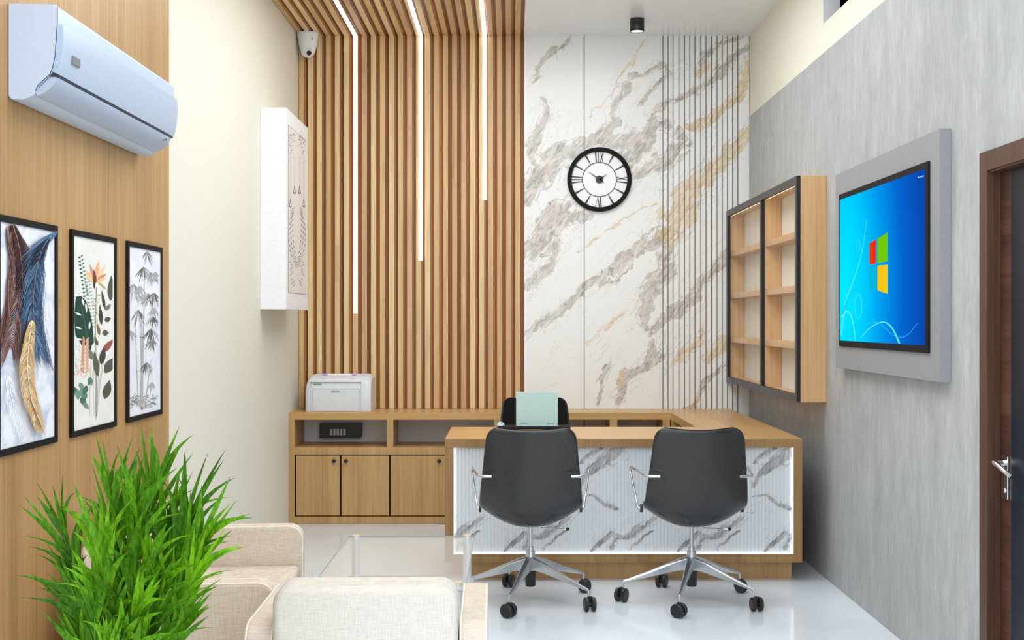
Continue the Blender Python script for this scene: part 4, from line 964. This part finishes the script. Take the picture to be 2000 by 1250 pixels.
# ------------------------------------------------------------------ sofa and armchair
def make_sofa(name, label, cat, loc, rz, W, Dp, arm_t, ah, bh, sh, fab, fab_back):
    """local frame: sitter faces +Y, the back is at y=0"""
    t = thing(name, label, cat, loc, rz)
    for s in (-1, 1):
        a, b = (-W/2, -W/2+arm_t) if s < 0 else (W/2-arm_t, W/2)
        pr_ = rrect(0.03, Dp, 0.07, ah, 0.055, 7, (1, 1, 0, 0))
        ar = MB().prism(pr_, 'X', a, b).build('arm', fab, t, 0.014, 4)
        for xx in (a+0.0042, b-0.0042):
            pts = [(xx, y, z) for y, z in pr_][:-2]
            top = [(xx, y, z) for (y, z) in rrect(0.0335, Dp-0.0035, 0.07, ah-0.0035, 0.0525, 7, (1, 1, 0, 0))]
            MB().tube([top[-1]]+top[:-1], 0.0030, 6).build('piping', M['piping'], ar, smooth=True)
    iw = W/2-arm_t-0.002
    rr = rrect(-iw, iw, 0.07, bh, 0.05, 7, (1, 1, 0, 0))
    bk = MB().prism(rr, 'Y', 0.0, 0.15).build('backrest', fab_back, t, 0.022, 4)
    MB().box(-iw, iw, 0.152, Dp-0.03, 0.07, 0.26).build('base', fab, t, 0.01, 2)
    MB().box(-iw+0.002, iw-0.002, 0.155, Dp-0.015, 0.262, sh).build('seat_cushion', fab, t, 0.018, 3)
    for sx_ in (-1, 1):
        for yy in (0.07, Dp-0.07): MB().cyl(0.018, (sx_*(W/2-0.06), yy, 0), 0, 0.072).build('foot', M['blackmatt'], t)
    return t
make_sofa('armchair', 'off-white linen armchair in the foreground, seen from behind', 'armchair', (-0.392, 3.27, 0), math.radians(1.0), 0.655, 0.60, 0.078, 0.555, 0.662, 0.395, M['fab_cream'], M['fab_white'])
s = make_sofa('sofa', 'beige linen two-seat sofa along the oak panel, facing the coffee table', 'sofa', (-1.41, 4.37, 0), math.radians(-90+5), 1.14, 0.62, 0.075, 0.550, 0.665, 0.395, M['fab_beige'], M['fab_beige'])

# ------------------------------------------------------------------ potted palm
PX, PY = -0.925, 2.92
t = thing('potted_palm', 'bushy green palm in a pot in the left foreground', 'plant', (PX, PY, 0))
MB().lathe([(0.10, 0), (0.105, 0.005), (0.135, 0.28), (0.14, 0.30), (0.132, 0.30), (0.126, 0.27)], n=36, cap=False).lathe([(0.10, 0.002), (0.001, 0.002)], n=36, cap=False).build('pot', M['pot'], t, smooth=True)
MB().lathe([(0.127, 0.268), (0.001, 0.275)], n=36, cap=False).build('soil', M['soil'], t)
rp = random.Random(21)
def frond(base, tip, bow, nl, ll, lw, spread=1.0, start=0.25):
    base, tip = Vector(base), Vector(tip); mid = (base+tip)/2+Vector(bow)
    tip = tip-(tip-mid).normalized()*ll*0.8; P_ = []
    for i in range(15):
        u = i/14; P_.append(base*(1-u)**2+mid*2*u*(1-u)+tip*u*u)
    mb = MB().tube(P_, [0.0042*(1-0.75*i/14) for i in range(15)], 6, mi=1)
    for j in range(nl):
        u = start+(1-start)*(j+0.5)/nl; q = u*14; i = min(int(q), 13); p = P_[i].lerp(P_[i+1], q-i); tan = (P_[i+1]-P_[i]).normalized()
        for s in (-1, 1):
            side = tan.cross(Vector((rp.uniform(-0.35, 0.35), -1+rp.uniform(-0.2, 0.2), 0.35))).normalized()*s
            L = ll*(0.7+0.45*math.sin(math.pi*min(1, (u-start)/(1-start)*0.85+0.12)))*rp.uniform(0.75, 1.2)
            d = (tan*1.1+side*rp.uniform(0.04, 0.58)*spread+Vector((0, rp.uniform(-0.35, 0.25), 0.05))).normalized()
            droop = rp.uniform(0.02, 0.16) if rp.random() < 0.55 else rp.uniform(0.2, 0.65)
            wv = d.cross(Vector((rp.uniform(-0.6, 0.6), -1, 0.25))).normalized(); ww_ = lw*rp.uniform(0.7, 1.2)
            rows = []; ns = 8
            for k_ in range(ns+1):
                v = k_/ns; c = p+d*L*v+Vector((side.x*0.55, side.y*0.3, -0.65))*L*droop*v**2.2
                wd = ww_*(math.sin(math.pi*(0.05+0.95*v)**0.62)**0.9) if k_ < ns else 0.0003
                up = d.cross(wv)*0.25*wd
                rows.append([c-wv*wd, c+up, c+wv*wd])
            mb.grid(rows, 0)
    return mb.build('frond', [M['leaf'], M['stem']], t, smooth=True)
def tp(px, py, y): k = D/y; return ((px-1000)/k*U-PX, y-PY, H-(py-625)/k*U)
fans = [  # where each frond ends (x, y, distance) and how long / broad its leaflets are
    (68, 922, 2.93, .19, .0085), (205, 848, 2.98, .19, .009), (340, 815, 3.02, .19, .009), (264, 866, 2.95, .15, .008), (366, 915, 2.98, .18, .010), (412, 890, 2.93, .22, .011), (462, 945, 2.9, .19, .010),
    (82, 1078, 2.88, .17, .010), (102, 1012, 2.95, .15, .008), (116, 1190, 2.84, .14, .009), (408, 1155, 2.84, .14, .010), (432, 1030, 2.86, .15, .008), (122, 1150, 2.9, .14, .009), (405, 1110, 2.95, .14, .009),
    (172, 945, 2.84, .20, .012), (292, 885, 2.86, .19, .013), (240, 935, 2.9, .18, .010), (318, 985, 2.80, .18, .011), (205, 1035, 2.76, .18, .012), (160, 1050, 2.80, .16, .010), (270, 1040, 2.74, .16, .011), (345, 1045, 2.78, .16, .011),
    (185, 1110, 2.70, .15, .010), (240, 1120, 2.68, .15, .011), (300, 1110, 2.68, .15, .011), (350, 1140, 2.72, .14, .010), (205, 1180, 2.66, .13, .010), (265, 1185, 2.64, .13, .010), (320, 1190, 2.66, .13, .010), (150, 1225, 2.74, .12, .009), (365, 1205, 2.74, .12, .009)]
for px, py, y, ll, lw in fans:
    tx_, ty_, tz_ = tp(px, py, y)
    base = (rp.uniform(-0.05, 0.05)+tx_*0.10, rp.uniform(-0.05, 0.05)+ty_*0.2, 0.27)
    frond(base, (tx_, ty_, tz_), (-tx_*0.30, rp.uniform(-0.02, 0.02), 0.04), 8, ll*0.98, lw*0.82, 0.62, 0.56)
